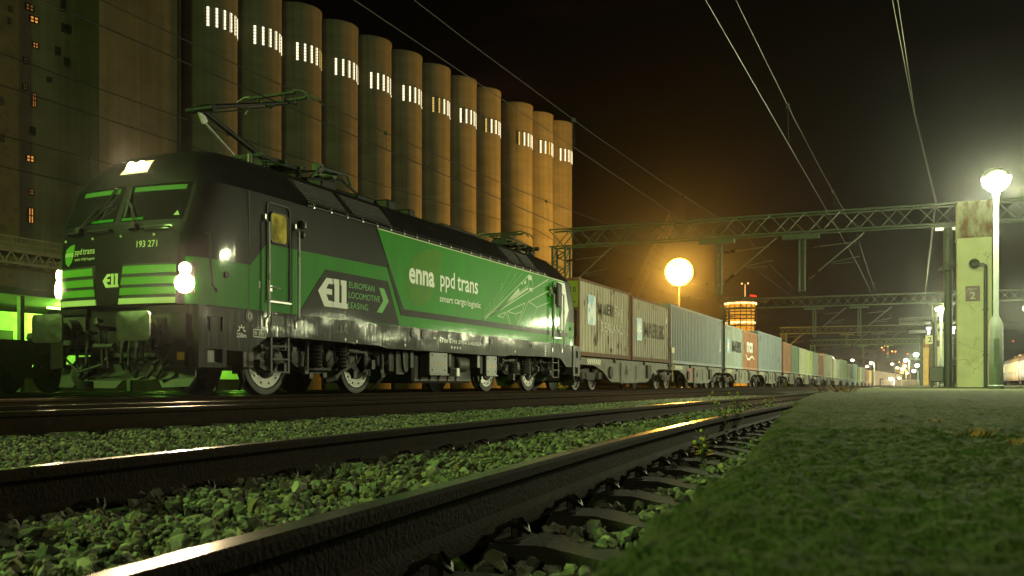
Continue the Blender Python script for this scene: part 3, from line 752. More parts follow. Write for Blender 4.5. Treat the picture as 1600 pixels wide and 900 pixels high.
# windscreen
M_blind = pbr('sun_blind_green_reflection', (.045, .20, .02), .6, var=.15)
ws = patch(MB(), -.84, .84, 2.69, 3.40, .004, 20, 8).build('windscreen_surround', M_roof, loco)
for x0, x1 in ((-.80, -.035), (.035, .80)):
    gl = patch(MB(), x0, x1, 2.74, 3.36, .011, 14, 6).build('windscreen', M_glass, loco)
    sb = patch(MB(), x0+.07*(1 if x0 > 0 else 2.2), x1-.05*(1 if x0 > 0 else 1.2), 3.235, 3.315, .0135, 12, 2, thick=.002).build('sun_blind_reflection', M_blind, gl)  # strip on the glass; the blind's green reflection is put into its colour
    patch(MB(), (x0+.02) if x0 > 0 else (x1-.34), (x0+.30) if x0 > 0 else (x1-.02), 2.755, 2.80, .0135, 6, 1, thick=.002).build('green_glass_reflection', M_green, gl)  # small green reflection on the lower glass, put in as a coloured patch
N5 = on_nose(.022)
mb = MB(); poly_on(mb, [(1.05, 2.80), (1.15, 2.80), (1.10, 2.88)], N5); mb.build('warning_triangle', M_pale, loco)
for bx, tx in ((-.78, -.22), (.40, .12)):
    mb = MB(); p0 = nose(bx/1.5, 2.66); p1 = nose((bx*.5+tx*.5)/1.5, 2.98); p2 = nose(tx/1.5, 3.32); q = nose((tx+(-.25 if tx < 0 else .05))/1.5, 2.80)
    f = lambda p, d: (p[0], p[1]-d, p[2])
    mb.tube([f(p0, .06), f(p1, .06), f(nose(tx/1.5, 3.10), .06)], .014, 6); mb.tube([f(p0, .07), f(nose((bx+.08)/1.5, 2.70), .07), f(nose((tx+.05)/1.5, 3.05), .06)], .010, 6)
    mb.bar(f(q, .045), f(p2, .045), .03, .03); mb.lathe([(.05, -.09), (.05, 0)], p0, 'y', 10)
    mb.build('windscreen_wiper', M_rubber, loco)
for x0, x1 in ((-1.05, -.72), (-.52, -.05), (.30, .36), (.55, 1.05)):
    mb = MB(); a = nose(x0/1.5, 2.60); b = nose(x1/1.5, 2.60); mb.tube([(a[0], a[1]-.01, 2.60), (a[0], a[1]-.07, 2.61), (b[0], b[1]-.07, 2.61), (b[0], b[1]-.01, 2.60)], .016, 6); mb.build('front_grab_rail', M_rubber, loco)
# headlights
for s_ in (-1, 1):
    hl = patch(MB(), .815 if s_ > 0 else -.925, .925 if s_ > 0 else -.815, 1.58, 2.06, .010, 6, 6).build('headlight', M_lampr, loco)
    for xf, zz, r, m in ((.862, 1.735, .150, M_lampw), (.862, 1.965, .095, M_lampw2)):  # lenses oversized, upper one lit too, to imitate headlight glare
        p = nose(s_*xf, zz); nrm = Vector((s_*.55, -1, 0)).normalized()
        mb = MB(); mb.lathe([(r, 0), (r*.95, .02), (r*.6, .035), (1e-6, .04)], (0, 0, 0), 'z', 20)
        Q = Vector((0, 0, 1)).rotation_difference(nrm).to_matrix().to_4x4(); T = Matrix.Translation(Vector(p)+nrm*.03) @ Q
        mb.v = [tuple(T @ Vector(v)) for v in mb.v]
        mb.build('lamp_lens', m, hl)
    p = nose(s_*.862, 1.715); spot_light('headlamp_light', (p[0]+s_*.06, p[1]-.14, p[2]), (s_*.25, -1, -.06), (1.0, .76, .42), 1100, 2.3, loco)
M_lamproof = emis('lit_roof_lamp_glass', (1.0, .72, .38), 1.25)
tl = patch(MB(), -.20, .20, 3.585, 3.82, .012, 12, 5, slant0=-.03, slant1=.0).build('roof_headlight', M_lamproof, loco)
mb = MB()
for x in (-.09, .09): p = nose(x, 3.69); mb.lathe([(.10, -.035), (.09, -.05), (1e-6, -.055)], p, 'y', 18)
mb.build('lamp_lens', M_lampw, tl)
spot_light('roof_headlamp_light', (0, .82, 3.70), (0, -1, -.1), (1.0, .76, .42), 420, 2.2, loco)
mb = MB(); patch(mb, -.225, .225, 3.56, 3.85, .007, 12, 5, slant0=-.03); mb.build('roof_headlight_frame', M_rubber, loco)

# underside of both ends: buffer beam, buffers, hook, hoses, rail guard
def end_gear(yf, d, front):
    Y = lambda y: yf+d*y
    B = lambda mb, x0, x1, y0, y1, z0, z1: mb.box(x0, x1, min(Y(y0), Y(y1)), max(Y(y0), Y(y1)), z0, z1)
    mb = MB(); B(mb, -1.40, 1.40, .62, 1.05, .78, 1.40); B(mb, -1.46, -.6, .56, .64, 1.27, 1.40); B(mb, .45, 1.46, .56, .64, 1.27, 1.40)
    B(mb, 1.12, 1.40, .56, .62, .45, 1.26); B(mb, -1.40, -1.12, .56, .62, .45, 1.26)
    bb = mb.build('buffer_beam', M_skirt, loco)
    if front:
        mb = MB(); pl = lambda u, v: (u, Y(.555), v)
        text_on(mb, 'Vectron', .62, 1.315, .30, .065, pl, .004); text_on(mb, 'SIEMENS', -1.28, 1.315, .33, .06, pl, .006)
        mb.build('maker_lettering', M_rubber, bb)
    mb = MB(); B(mb, -.62, .62, .75, .78, .62, 1.24); B(mb, -1.0, 1.0, 1.0, 1.06, .3, .8); mb.build('drawgear_plate', M_black, bb)
    for x in (-.875, .875):
        mb = MB(); mb.lathe([(.17, Y(.60)), (.17, Y(.36)), (.12, Y(.36)), (.12, Y(.05))], (x, 0, 1.06), 'y', 18); B(mb, x-.24, x+.24, .56, .62, .82, 1.30)
        bf = mb.build('buffer', M_bogie, loco)
        mb = MB(); n_ = 8; vs_ = []
        # rounded rectangular, slightly domed buffer head
        outline = []
        for cx_, cz_, a0 in ((.25, .15, 0), (-.25, .15, pi/2), (-.25, -.15, pi), (.25, -.15, 1.5*pi)):
            for k_ in range(5): outline.append((cx_+.07*cos(a0+k_*pi/8), cz_+.07*sin(a0+k_*pi/8)))
        rr = [(1.0, .06), (1.0, .03), (.8, .016), (.5, .006), (.2, .001)]
        for sc_, dy in rr:
            for u, v in outline: vs_.append((x+u*sc_, Y(dy), 1.06+v*sc_))
        m_ = len(outline); fs = [tuple(range(m_-1, -1, -1))]
        for i in range(len(rr)-1):
            for k_ in range(m_): fs.append((i*m_+k_, i*m_+(k_+1) % m_, (i+1)*m_+(k_+1) % m_, (i+1)*m_+k_))
        fs.append(tuple(range((len(rr)-1)*m_, len(rr)*m_)))
        mb.add(vs_, fs, 0, True); mb.build('buffer_head', M_steelbuf, bf)
    mb = MB(); mb.tube([(0, Y(.62), 1.06), (0, Y(.25), 1.06), (0, Y(.17), 1.12), (0, Y(.20), 1.18), (0, Y(.28), 1.16)], .04, 8)
    mb.tube([(-.06, Y(.30), 1.05), (-.07, Y(.32), .80), (.07, Y(.32), .80), (.06, Y(.30), 1.05)], .026, 7); mb.lathe([(.05, -.2), (.05, .2)], (0, Y(.34), .78), 'x', 10)
    mb.tube([(-.05, Y(.34), .76), (-.06, Y(.36), .45), (.06, Y(.36), .45), (.05, Y(.34), .76)], .024, 7); mb.build('screw_coupling', M_black, loco)
    for x, L_ in ((-.62, .45), (-.42, .5), (.30, .5), (.45, .55), (.60, .45), (.72, .4)):
        mb = MB(); mb.tube([(x, Y(.62), 1.02), (x, Y(.42), .98), (x+.03, Y(.36), .75), (x+.02, Y(.36), 1.02-L_), (x-.02, Y(.44), .92-L_)], .026, 7); mb.lathe([(.035, -.05), (.045, .0), (.035, .05)], (x, Y(.44), 1.0), 'y', 8); mb.build('brake_hose', M_rubber, loco)
    mb = MB(); mb.tube([(-.9, Y(.58), .92), (-.95, Y(.45), .6), (-.6, Y(.4), .38), (-.1, Y(.4), .50), (.0, Y(.55), .8)], .022, 7)
    mb.build('jumper_cable', M_rubber, loco); mb = MB(); mb.tube([(.75, Y(.58), .95), (.85, Y(.45), .70), (1.0, Y(.5), .62), (1.15, Y(.58), .86)], .03, 7); mb.build('jumper_cable', M_rubber, loco); mb = MB(); mb.tube([(1.0, Y(.58), 1.2), (1.06, Y(.42), 1.0), (1.05, Y(.45), .78), (.85, Y(.55), .7)], .03, 7); mb.build('jumper_cable', M_rubber, loco)
    # rail guard (plough)
    pts = [(-1.32, .14), (-.90, .14), (-.82, .24), (-.42, .24), (-.36, .13), (.10, .13), (.20, .25), (.86, .25), (.94, .14), (1.36, .16), (1.42, .30), (1.38, .50), (.6, .56), (-.6, .56), (-1.38, .50)]
    mb = MB(); n_ = len(pts)
    tri = [(x, Y(.46+.22*(abs(x)/1.4)**2+ (z-.14)*.35), z) for x, z in pts]; tri2 = [(x, y+d*.03, z) for x, y, z in tri]
    mb.add(tri+tri2, [tuple(range(n_)), tuple(range(2*n_-1, n_-1, -1))]+[(i, (i+1) % n_, n_+(i+1) % n_, n_+i) for i in range(n_)])
    rg = mb.build('rail_guard', M_skirt2, loco)
    for x in (-.62, -.5, .55, .8, .98): mb = MB(); mb.tube([(x, Y(.64), .56), (x+.02, Y(.50), .46), (x-.10, Y(.50), .30)], .035, 7); mb.build('guard_bracket', M_bogie, rg)
    if front:
        mb = MB(); mb.box(1.24, 1.38, Y(.552), Y(.556), .56, .68); mb.build('yellow_plate', M_yel, bb)
        mb = MB(); mb.lathe([(1e-6, -.26), (.18, -.22), (.26, -.02), (.24, .18), (.15, .3), (1e-6, .31)], (-.78, Y(.75), .33), 'z', 14); mb.build('sand_pipe_bellows', M_black, loco)
M_skirt2 = pbr('green_grey_guard_paint', (.035, .04, .028), .6, var=.25, scale=4, bump=.1)  # even green-grey base colour, slightly mottled
end_gear(0, 1, True); end_gear(LEN, -1, False)

# bogies
def wheel_parts(parent, y):
    for s_ in (-1, 1):
        mb = MB(); x = s_*.75; o_ = s_
        mb.lathe([(.30, x-o_*.07), (.655, x-o_*.07), (.655, x-o_*.042), (.63, x-o_*.035), (.622, x+o_*.07), (.60, x+o_*.075), (.535, x+o_*.075), (.53, x+o_*.05), (.30, x+o_*.05)], (0, y, .625), 'x', 40, 0, True, True)
        mb.lathe([(.31, x+o_*.04), (.31, x+o_*.10), (.20, x+o_*.14), (.18, x+o_*.2), (1e-6, x+o_*.2)], (0, y, .625), 'x', 20)
        w = mb.build('wheel', M_bogie, parent)
        mb = MB(); mb.lathe([(.335, x+o_*.05), (.335, x+o_*.072), (.50, x+o_*.072), (.515, x+o_*.05)], (0, y, .625), 'x', 40, 0, True, True)
        bd = mb.build('brake_disc', M_ring, w)
        mb = MB()
        for k_ in range(12):
            a = 2*pi*k_/12+.2; mb.lathe([(.02, x+o_*.0725), (.02, x+o_*.082), (1e-6, x+o_*.084)], (0, y+.425*cos(a), .625+.425*sin(a)), 'x', 8)
        mb.build('disc_bolt', M_black, bd)
    mb = MB(); mb.lathe([(.09, -.7), (.09, .7)], (0, y, .625), 'x', 12); mb.build('axle', M_bogie, parent)
def bogie(yc, flip):
    b = bpy.data.objects.new('bogie', None); COL.objects.link(b); b.parent = loco; b.location = (0, yc, 0)
    return b
def bogie_parts(yc, d):
    # wheels are parts, each wheel's disc a sub-part
    for dy in (-1.5, 1.5): wheel_parts(loco, yc+dy)
    Y = lambda y: yc+d*y
    side = [(-2.25, .62), (-2.15, .92), (-1.1, .98), (-.9, .80), (.9, .80), (1.1, .98), (2.15, .92), (2.25, .62), (1.95, .58), (1.85, .80), (1.15, .80), (1.0, .55), (.75, .46), (-.75, .46), (-1.0, .55), (-1.15, .80), (-1.85, .80), (-1.95, .58)]
    mb = MB()
    for s_ in (-1, 1): mb.prism([(Y(a), b_) for a, b_ in (side if d > 0 else side[::-1])], s_*.93, s_*1.06, 'x')
    mb.box(-.93, .93, yc-.28, yc+.28, .40, .86); mb.box(-.9, .9, yc-2.2, yc-2.02, .6, .85); mb.box(-.9, .9, yc+2.02, yc+2.2, .6, .85)
    mb.build('bogie_frame', M_bogie, loco)
    for dy in (-1.5, 1.5):
        for s_ in (-1, 1):
            mb = MB()   # cover plate over the wheel's upper half
            pl = [(Y(dy)+.50*cos(a), .70+.40*sin(a)) for a in np.linspace(0, pi, 13)]+[(Y(dy)-.38, .52), (Y(dy)-.2, .44), (Y(dy)+.2, .44), (Y(dy)+.38, .52)]
            mb.prism(pl, s_*.86, s_*.95, 'x')
            mb.lathe([(.13, s_*.95), (.13, s_*1.09), (.10, s_*1.11), (1e-6, s_*1.11)], (0, Y(dy), .66), 'x', 18); mb.build('axle_box', M_bogie, loco)
    for dy in (-.42, .42):
        mb = MB()
        for k_ in range(7): mb.lathe([(.115, .50+k_*.07), (.14, .535+k_*.07), (.115, .57+k_*.07)], (1.14, Y(dy), 0), 'z', 14)
        mb.build('coil_spring', M_black, loco)
    for a, b_, r in (((1.20, Y(.55), .86), (1.20, Y(1.25), .83), .055), ((1.22, Y(-2.1), .80), (1.22, Y(-1.45), .87), .05), ((1.16, Y(1.95), .50), (1.16, Y(1.95), .98), .05), ((1.16, Y(-.75), .45), (1.16, Y(-.72), .98), .045)):
        mb = MB(); A, Bv = Vector(a), Vector(b_); mb.tube([A, A.lerp(Bv, .55)], r, 10); mb.tube([A.lerp(Bv, .55), Bv], r*.7, 10); mb.box(A.x-.06, A.x+.02, A.y-.06, A.y+.06, A.z-.07, A.z+.07); mb.box(Bv.x-.08, Bv.x+.02, Bv.y-.05, Bv.y+.05, Bv.z-.06, Bv.z+.06); mb.build('damper', M_bogie, loco)
    mb = MB()
    rr = random.Random(int(yc*10))
    for k_ in range(12):
        y0 = Y(-2.1+.37*k_); mb.tube([(1.12+rr.uniform(0, .08), y0, .98), (1.18, y0+rr.uniform(-.1, .2), .8-rr.uniform(0, .3)), (1.17, y0+rr.uniform(.05, .35), .55+rr.uniform(-.1, .2)), (1.1, y0+rr.uniform(.2, .5), .9)], rr.uniform(.010, .018), 5)
    mb.build('cable', M_rubber, loco)
    for dy in (-2.45, 2.35):
        mb = MB(); mb.bevbox(.92, 1.2, min(Y(dy-.16), Y(dy+.16)), max(Y(dy-.16), Y(dy+.16)), .45, .95, .03); mb.tube([(1.05, Y(dy), .45), (.95, Y(dy*.93), .25), (.80, Y(dy*.90), .10)], .03, 7); mb.build('sand_box', M_bogie, loco)
    mb = MB(); mb.lathe([(.16, 1.08), (.16, 1.14), (.12, 1.16), (1e-6, 1.16)], (0, Y(.08), .68), 'x', 16); mb.tube([(1.1, Y(.45), .95), (1.14, Y(.47), .5), (1.1, Y(.3), .3), (1.0, Y(.1), .25)], .06, 9); mb.build('air_duct', M_bogie, loco)
    for k_ in range(9):
        mb = MB(); y0 = Y(-2.0+.5*k_+rr.uniform(-.1, .1)); h = rr.uniform(.08, .2); z0 = rr.uniform(.3, .9); mb.box(1.05, 1.05+rr.uniform(.06, .16), y0-.06, y0+.06, z0, z0+h); mb.build('small_fitting', M_bogie, loco)
bogie_parts(4.74, 1); bogie_parts(14.24, -1)
# below the frame between the bogies
mb = MB(); mb.bevbox(-1.2, 1.2, 8.0, 11.0, .22, .92, .05)
for y_ in (8.3, 8.75, 9.2, 9.65, 10.1): mb.prism([(1.2, .25), (1.30, .55), (1.30, .60), (1.2, .60)], y_, y_+.03, 'y')
mb.build('transformer_tank', M_bogie, loco)
for y0, y1, m in ((8.28, 9.18, M_alu), (11.35, 12.0, M_alu)):
    mb = MB(); mb.bevbox(1.20, 1.46, y0, y1, .42, .93, .015); mb.box(1.22, 1.48, y0-.03, y1+.03, .40, .43); bx = mb.build('equipment_box', m, loco)
    mb = MB()
    for a in (.15, .85):
        for z_ in (.52, .85): mb.lathe([(.02, 1.461), (.02, 1.47), (1e-6, 1.472)], (0, y0+(y1-y0)*a, z_), 'x', 8)
    mb.build('box_bolt', M_black, bx)
    mb = MB()
    for a in (.3, .5, .72): mb.prism([(y0+(y1-y0)*a-.03, .62), (y0+(y1-y0)*a+.03, .62), (y0+(y1-y0)*a, .68)], 1.461, 1.464, 'x')
    mb.build('warning_triangle', M_yel, bx)
for y0, y1, z0, x1, m in ((7.15, 7.5, .4, 1.25, M_bogie), (9.35, 9.5, .6, 1.4, M_bogie), (9.75, 9.9, .38, 1.42, M_white), (10.9, 11.05, .6, 1.42, M_alu), (11.12, 11.25, .45, 1.40, M_bogie), (7.6, 7.75, .55, 1.35, M_bogie)):
    mb = MB(); mb.bevbox(1.0, x1, y0, y1, z0, .93 if m != M_white else .58, .012); mb.build('electrical_box', m, loco)
mb = MB(); mb.lathe([(.17, 10.05), (.2, 10.08), (.2, 10.6), (.17, 10.63)], (1.15, 0, .68), 'y', 18); mb.lathe([(.06, 7.2), (.06, 10.5)], (1.02, 0, .5), 'y', 10); mb.build('air_reservoir', M_bogie, loco)
mb = MB(); mb.prism([(7.35, .93), (7.75, .93), (7.62, .55), (7.45, .45), (7.38, .6)], 1.2, 1.3, 'x'); mb.build('antenna_bracket', M_skirt2, loco)

# roof: gutter rail with bolts, hips with grilles, roof gear
mb = MB(); mb.box(1.43, 1.52, 3.55, 15.5, 3.385, 3.42); mb.tube([(1.50, 3.6, 3.47), (1.50, 15.4, 3.47)], .018, 6)
for k_ in range(22): mb.box(1.47, 1.52, 3.7+k_*.55, 3.76+k_*.55, 3.42, 3.47)
gr = mb.build('gutter', M_roof, loco)
mb = MB()
for k_ in range(22): mb.lathe([(.02, 1.5205), (.02, 1.532), (1e-6, 1.535)], (0, 3.73+k_*.55, 3.395), 'x', 8)
mb.build('gutter_bolt', M_rail, gr)
mb = MB(); mb.box(1.5085, 1.5125, 5.95, 16.9, 3.34, 3.36); mb.build('edge_trim', M_pale, loco)
hip = lambda y, t: (1.40+(.94-1.40)*t+.012, y, 3.43+(4.03-3.43)*t)
for y0, y1 in ((3.75, 5.15), (5.3, 6.9), (13.1, 14.1), (14.2, 15.2)):
    mb = MB(); a = [hip(y0, .10), hip(y1, .10), hip(y1-.12, .9), hip(y0-.12, .9)]; mb.add([(p[0]+.012, p[1], p[2]) for p in a]+a, [(0, 1, 2, 3), (0, 4, 5, 1), (1, 5, 6, 2), (2, 6, 7, 3), (3, 7, 4, 0)])
    for k_ in range(9):
        t = .17+.08*k_; p, q = hip(y0+.04-.1*t, t), hip(y1-.06-.1*t, t); mb.bar((p[0]+.018, p[1], p[2]), (q[0]+.018, q[1], q[2]), .02, .012)
    mb.build('roof_grille', M_black, loco)
for y_ in (3.45, 15.53):
    mb = MB(); p = [hip(y_, .15), hip(y_+.16, .15), hip(y_, .42)]; mb.add([(a[0]+.006, a[1], a[2]) for a in p], [(0, 1, 2)]); mb.build('warning_triangle', M_yel, loco)
for y0, y1 in ((7.05, 7.12), (9.0, 9.06), (11.2, 11.26), (13.0, 13.06)):
    mb = MB(); mb.add([hip(y0, 0), hip(y1, 0), hip(y1, 1), hip(y0, 1)], [(0, 1, 2, 3)]); mb.build('roof_joint', M_black, loco)
def insulator(mb, x, y, z0, h, r=.07):
    n_ = max(3, int(h/.045)); pr = [(r*.6, z0)]
    for k_ in range(n_): pr += [(r*.6, z0+h*(k_+.1)/n_), (r, z0+h*(k_+.45)/n_), (r*.6, z0+h*(k_+.8)/n_)]
    mb.lathe(pr+[(r*.6, z0+h)], (x, y, 0), 'z', 12)
def pantograph(y0, d, raised):
    Y = lambda y: y0+d*y
    B = 4.20
    for x in (-.55, .55):
        for yy in (.55, 1.55): mb = MB(); insulator(mb, x, Y(yy), B-.05, .2, .08); mb.build('insulator', M_black, loco)
    mb = MB()
    for x in (-.45, .45): mb.bar((x, Y(.4), B+.20), (x, Y(1.75), B+.20), .07, .07)
    for yy in (.45, 1.1, 1.7): mb.bar((-.6, Y(yy), B+.20), (.6, Y(yy), B+.20), .08, .06)
    mb.box(-.25, .25, min(Y(1.25), Y(1.75)), max(Y(1.25), Y(1.75)), B+.22, B+.34); mb.build('pantograph_base', M_roof, loco)
    if raised: K, Hd = (0, -.55, 5.02), (0, 1.62, 5.70)
    else: K, Hd = (0, -.75, B+.36), (0, 1.45, B+.42)
    hinge = (0, 1.55, B+.24)
    mb = MB(); mb.tube([(hinge[0], Y(hinge[1]), hinge[2]), (K[0], Y(K[1]), K[2])], .062, 10, r1=.045); mb.lathe([(.07, -.35), (.07, .35)], (0, Y(hinge[1]), hinge[2]), 'x', 12); mb.build('lower_arm', M_roof, loco)
    mb = MB(); mb.tube([(-.1, Y(.45), B+.25), (-.06, Y(K[1]+.12), K[2]-.16)], .022, 7); mb.bar((-.03, Y(K[1]), K[2]+.02), (-.03, Y(K[1]+.14), K[2]-.2), .05, .12); mb.build('guide_rod', M_rail, loco)
    mb = MB()
    for x in (-.09, .09): mb.tube([(x*.5, Y(K[1]-.05), K[2]+.03), (x*3, Y(Hd[1]), Hd[2])], .040, 8, r1=.026)
    mb.tube([(0, Y(K[1]+.25), K[2]), (0, Y(Hd[1]-.1), Hd[2]-.08)], .016, 6); mb.lathe([(.06, -.3), (.06, .3)], (0, Y(K[1]), K[2]), 'x', 12); mb.build('upper_arm', M_roof, loco)
    mb = MB()
    for dy in (-.19, .19):
        yy = Y(Hd[1])+dy; mb.box(-.55, .55, yy-.035, yy+.035, Hd[2]+.09, Hd[2]+.135)
        for s_ in (-1, 1): mb.bar((s_*.3, yy, Hd[2]-.0), (s_*.3, yy, Hd[2]+.1), .03)
    mb.bar((-.32, Y(Hd[1]), Hd[2]), (.32, Y(Hd[1]), Hd[2]), .06, .05)
    for s_ in (-1, 1): mb.bar((s_*.3, Y(Hd[1])-.22, Hd[2]+.01), (s_*.3, Y(Hd[1])+.22, Hd[2]+.01), .03)
    hd = mb.build('collector_head', M_roof, loco)
    for dy in (-.19, .19):
        yy = Y(Hd[1])+dy
        for s_ in (-1, 1): mb = MB(); mb.tube([(s_*.50, yy, Hd[2]+.145), (s_*.66, yy, Hd[2]+.14), (s_*.80, yy, Hd[2]+.08), (s_*.92, yy, Hd[2]-.06)], .020, 7); mb.build('collector_horn', M_alu, hd)
pantograph(3.05, 1, True)
pantograph(17.2, -1, False)
# front roof: second collector folded down, bus bars, breakers
for y_, h in ((5.4, .25), (6.0, .28), (7.0, .24), (8.6, .30), (9.7, .28), (10.2, .2), (12.2, .2)): mb = MB(); insulator(mb, -.1, y_, 4.15, h, .085); mb.build('roof_insulator', M_black, loco)
mb = MB(); mb.tube([(-.1, 5.4, 4.44), (-.1, 7.0, 4.43), (-.1, 8.6, 4.46), (-.1, 10.2, 4.38), (-.1, 12.3, 4.38)], .03, 7); mb.tube([(.3, 5.2, 4.32), (.35, 6.4, 4.52), (.2, 7.4, 4.34), (.1, 8.4, 4.30)], .03, 7)
mb.tube([(-.5, 5.0, 4.42), (.5, 5.2, 4.45), (.85, 5.5, 4.40)], .022, 6); mb.build('bus_bar', M_roof, loco)
for x0, x1, y0, y1, z1 in ((-.2, .3, 5.75, 6.3, 4.46), (-.3, .25, 8.5, 8.9, 4.50), (-.25, .2, 9.6, 9.9, 4.46), (-.35, .5, 6.8, 7.5, 4.30), (-.7, .6, 10.6, 12.6, 4.24)):
    mb = MB(); mb.bevbox(x0, x1, y0, y1, 4.15, z1, .03); mb.build('roof_switchgear', M_roof, loco)
mb = MB(); mb.tube([(.55, 5.0, 4.28), (.62, 5.25, 4.52), (.62, 6.2, 4.55), (.55, 6.45, 4.40)], .028, 7); mb.lathe([(.09, -.25), (.09, .25)], (.3, 5.85, 4.50), 'x', 12); mb.box(.45, .62, 5.2, 5.35, 4.35, 4.6); mb.build('earthing_switch', M_skirt2, loco)
mb = MB(); mb.box(-.05, .05, 2.95, 3.03, 4.10, 4.36); mb.build('roof_lightning_rod', M_skirt2, loco)
mb = MB(); mb.lathe([(.05, 4.15), (.04, 4.35), (1e-6, 4.36)], (.5, 3.2, 0), 'z', 10); mb.build('roof_aerial', M_alu, loco)
mb = MB(); mb.tube([(.6, 16.2, 4.16), (.62, 16.2, 4.32), (.7, 16.0, 4.36)], .035, 7); mb.lathe([(.09, 16.5), (.12, 16.8)], (.5, 0, 4.25), 'y', 10); mb.build('signal_horn', M_roof, loco)
# ------------------------------------------------------------------ container wagons
M_wag = pbr('dirty_pale_wagon_paint', (.20, .20, .165), .7, var=.5, scale=2, second=(.13, .075, .04), sec_lo=.5, sec_hi=.68, sec_scale=1.6, bump=.1)
M_wagdk = pbr('dark_wagon_steel', (.04, .033, .027), .75, var=.4, scale=3, second=(.07, .04, .022))
M_wheel = pbr('worn_wagon_wheel', (.05, .042, .036), .5, metal=.3, var=.4, scale=6)
M_hazard = None
def hazard_mat():
    m, t, b = new_mat('yellow_black_hazard_paint'); N, L = t.nodes, t.links
    c = N.new('ShaderNodeTexCoord'); s = N.new('ShaderNodeSeparateXYZ'); L.new(c.outputs['Object'], s.inputs[0])
    a = N.new('ShaderNodeMath'); a.operation = 'ADD'; L.new(s.outputs['Y'], a.inputs[0]); L.new(s.outputs['Z'], a.inputs[1])
    f = N.new('ShaderNodeMath'); f.operation = 'PINGPONG'; f.inputs[1].default_value = .12; L.new(a.outputs[0], f.inputs[0])
    g = N.new('ShaderNodeMath'); g.operation = 'GREATER_THAN'; g.inputs[1].default_value = .06; L.new(f.outputs[0], g.inputs[0])
    x = N.new('ShaderNodeMixRGB'); x.inputs[1].default_value = (.02, .02, .02, 1); x.inputs[2].default_value = (.45, .33, .05, 1); L.new(g.outputs[0], x.inputs[0]); L.new(x.outputs[0], b.inputs['Base Color'])
    return m
M_hazard = hazard_mat()
M_redlab = pbr('faded_red_panel', (.45, .16, .12), .7, var=.2)
def wagon_bogie(parent, yc):
    for dy in (-.9, .9):
        mb = MB(); y = yc+dy
        for s_ in (-1, 1):
            x = s_*.75; o_ = s_; mb.lathe([(1e-6, x-o_*.05), (.48, x-o_*.07), (.48, x-o_*.04), (.46, x+o_*.07), (.40, x+o_*.07), (.37, x+o_*.03), (.14, x+o_*.05), (.12, x+o_*.12), (1e-6, x+o_*.12)], (0, y, .46), 'x', 28)
        mb.lathe([(.08, -.7), (.08, .7)], (0, y, .46), 'x', 10); mb.build('wheelset', M_wheel, parent)
    mb = MB()
    for s_ in (-1, 1):
        mb.prism([(yc-1.25, .52), (yc-1.25, .68), (yc-.5, .72), (yc-.35, .60), (yc+.35, .60), (yc+.5, .72), (yc+1.25, .68), (yc+1.25, .52), (yc+.62, .50), (yc+.4, .34), (yc-.4, .34), (yc-.62, .50)], s_*.97, s_*1.07, 'x')
        for dy in (-.9, .9):
            mb.box(s_*.97, s_*1.12, yc+dy-.13, yc+dy+.13, .38, .62)
            for q in (-.22, .22):
                for k_ in range(4): mb.lathe([(.055, .36+k_*.06), (.075, .39+k_*.06), (.055, .42+k_*.06)], (s_*1.08, yc+dy+q, 0), 'z', 8)
    mb.box(-.95, .95, yc-.2, yc+.2, .42, .75); mb.build('bogie', M_wagdk, parent)
def wagon_section(parent, y0, y1, pale=True, detail=True):
    """skeleton section: deep sides between the bogies, drawn in over them"""
    L_ = y1-y0; a = 2.55
    poly = [(y0+.15, 1.10), (y0+.15, .86), (y0+a-.75, .84), (y0+a+.25, .66), (y0+a+.95, .34), (y0+a+1.3, .27), (y1-a-1.3, .27), (y1-a-.95, .34), (y1-a-.25, .66), (y1-a+.75, .84), (y1-.15, .86), (y1-.15, 1.10)]
    mb = MB()
    for s_ in (-1, 1): mb.prism(poly, s_*1.13, s_*1.19, 'x')
    mb.box(-1.12, 1.12, y0+.1, y0+.35, .82, 1.10); mb.box(-1.12, 1.12, y1-.35, y1-.1, .82, 1.10)
    for q in (.25, .5, .75): mb.box(-1.12, 1.12, y0+L_*q-.1, y0+L_*q+.1, .75, 1.05)
    mb.build('wagon_frame', M_wag, parent)
    if not detail: return
    for s_ in (1, -1): mb = MB(); mb.prism([(y0+1.0, .88), (y0+2.5, .88), (y0+2.5, 1.06), (y0+1.0, 1.06)], s_*1.191, s_*1.197, 'x'); mb.build('hazard_stripes', M_hazard, parent)
    for q in (y0+.12, y0+L_*.33, y0+L_*.66, y1-.12): mb = MB(); mb.box(1.16, 1.25, q-.10, q+.10, .98, 1.125); mb.build('container_spigot', M_wagdk, parent)
    yc = (y0+y1)/2
    mb = MB(); mb.box(1.191, 1.24, yc-1.35, yc+.9, .24, 1.02); bx = mb.build('side_cabinet', M_wag, parent)
    mb = MB(); mb.box(1.241, 1.247, yc-.9, yc-.5, .55, .75); mb.box(1.241, 1.247, yc+.55, yc+.72, .4, .95); mb.box(1.241, 1.25, yc-.75, yc-.6, .72, .9); mb.build('label_plate', M_wagdk, bx)
    mb = MB(); mb.lathe([(.22, 1.18), (.22, 1.26), (1e-6, 1.27)], (0, y0+3.6, .62), 'x', 16); mb.build('brake_wheel', M_wagdk, parent); mb = MB(); mb.box(1.191, 1.26, y1-3.9, y1-3.3, .45, .98); mb.build('brake_cabinet', M_wagdk, parent)
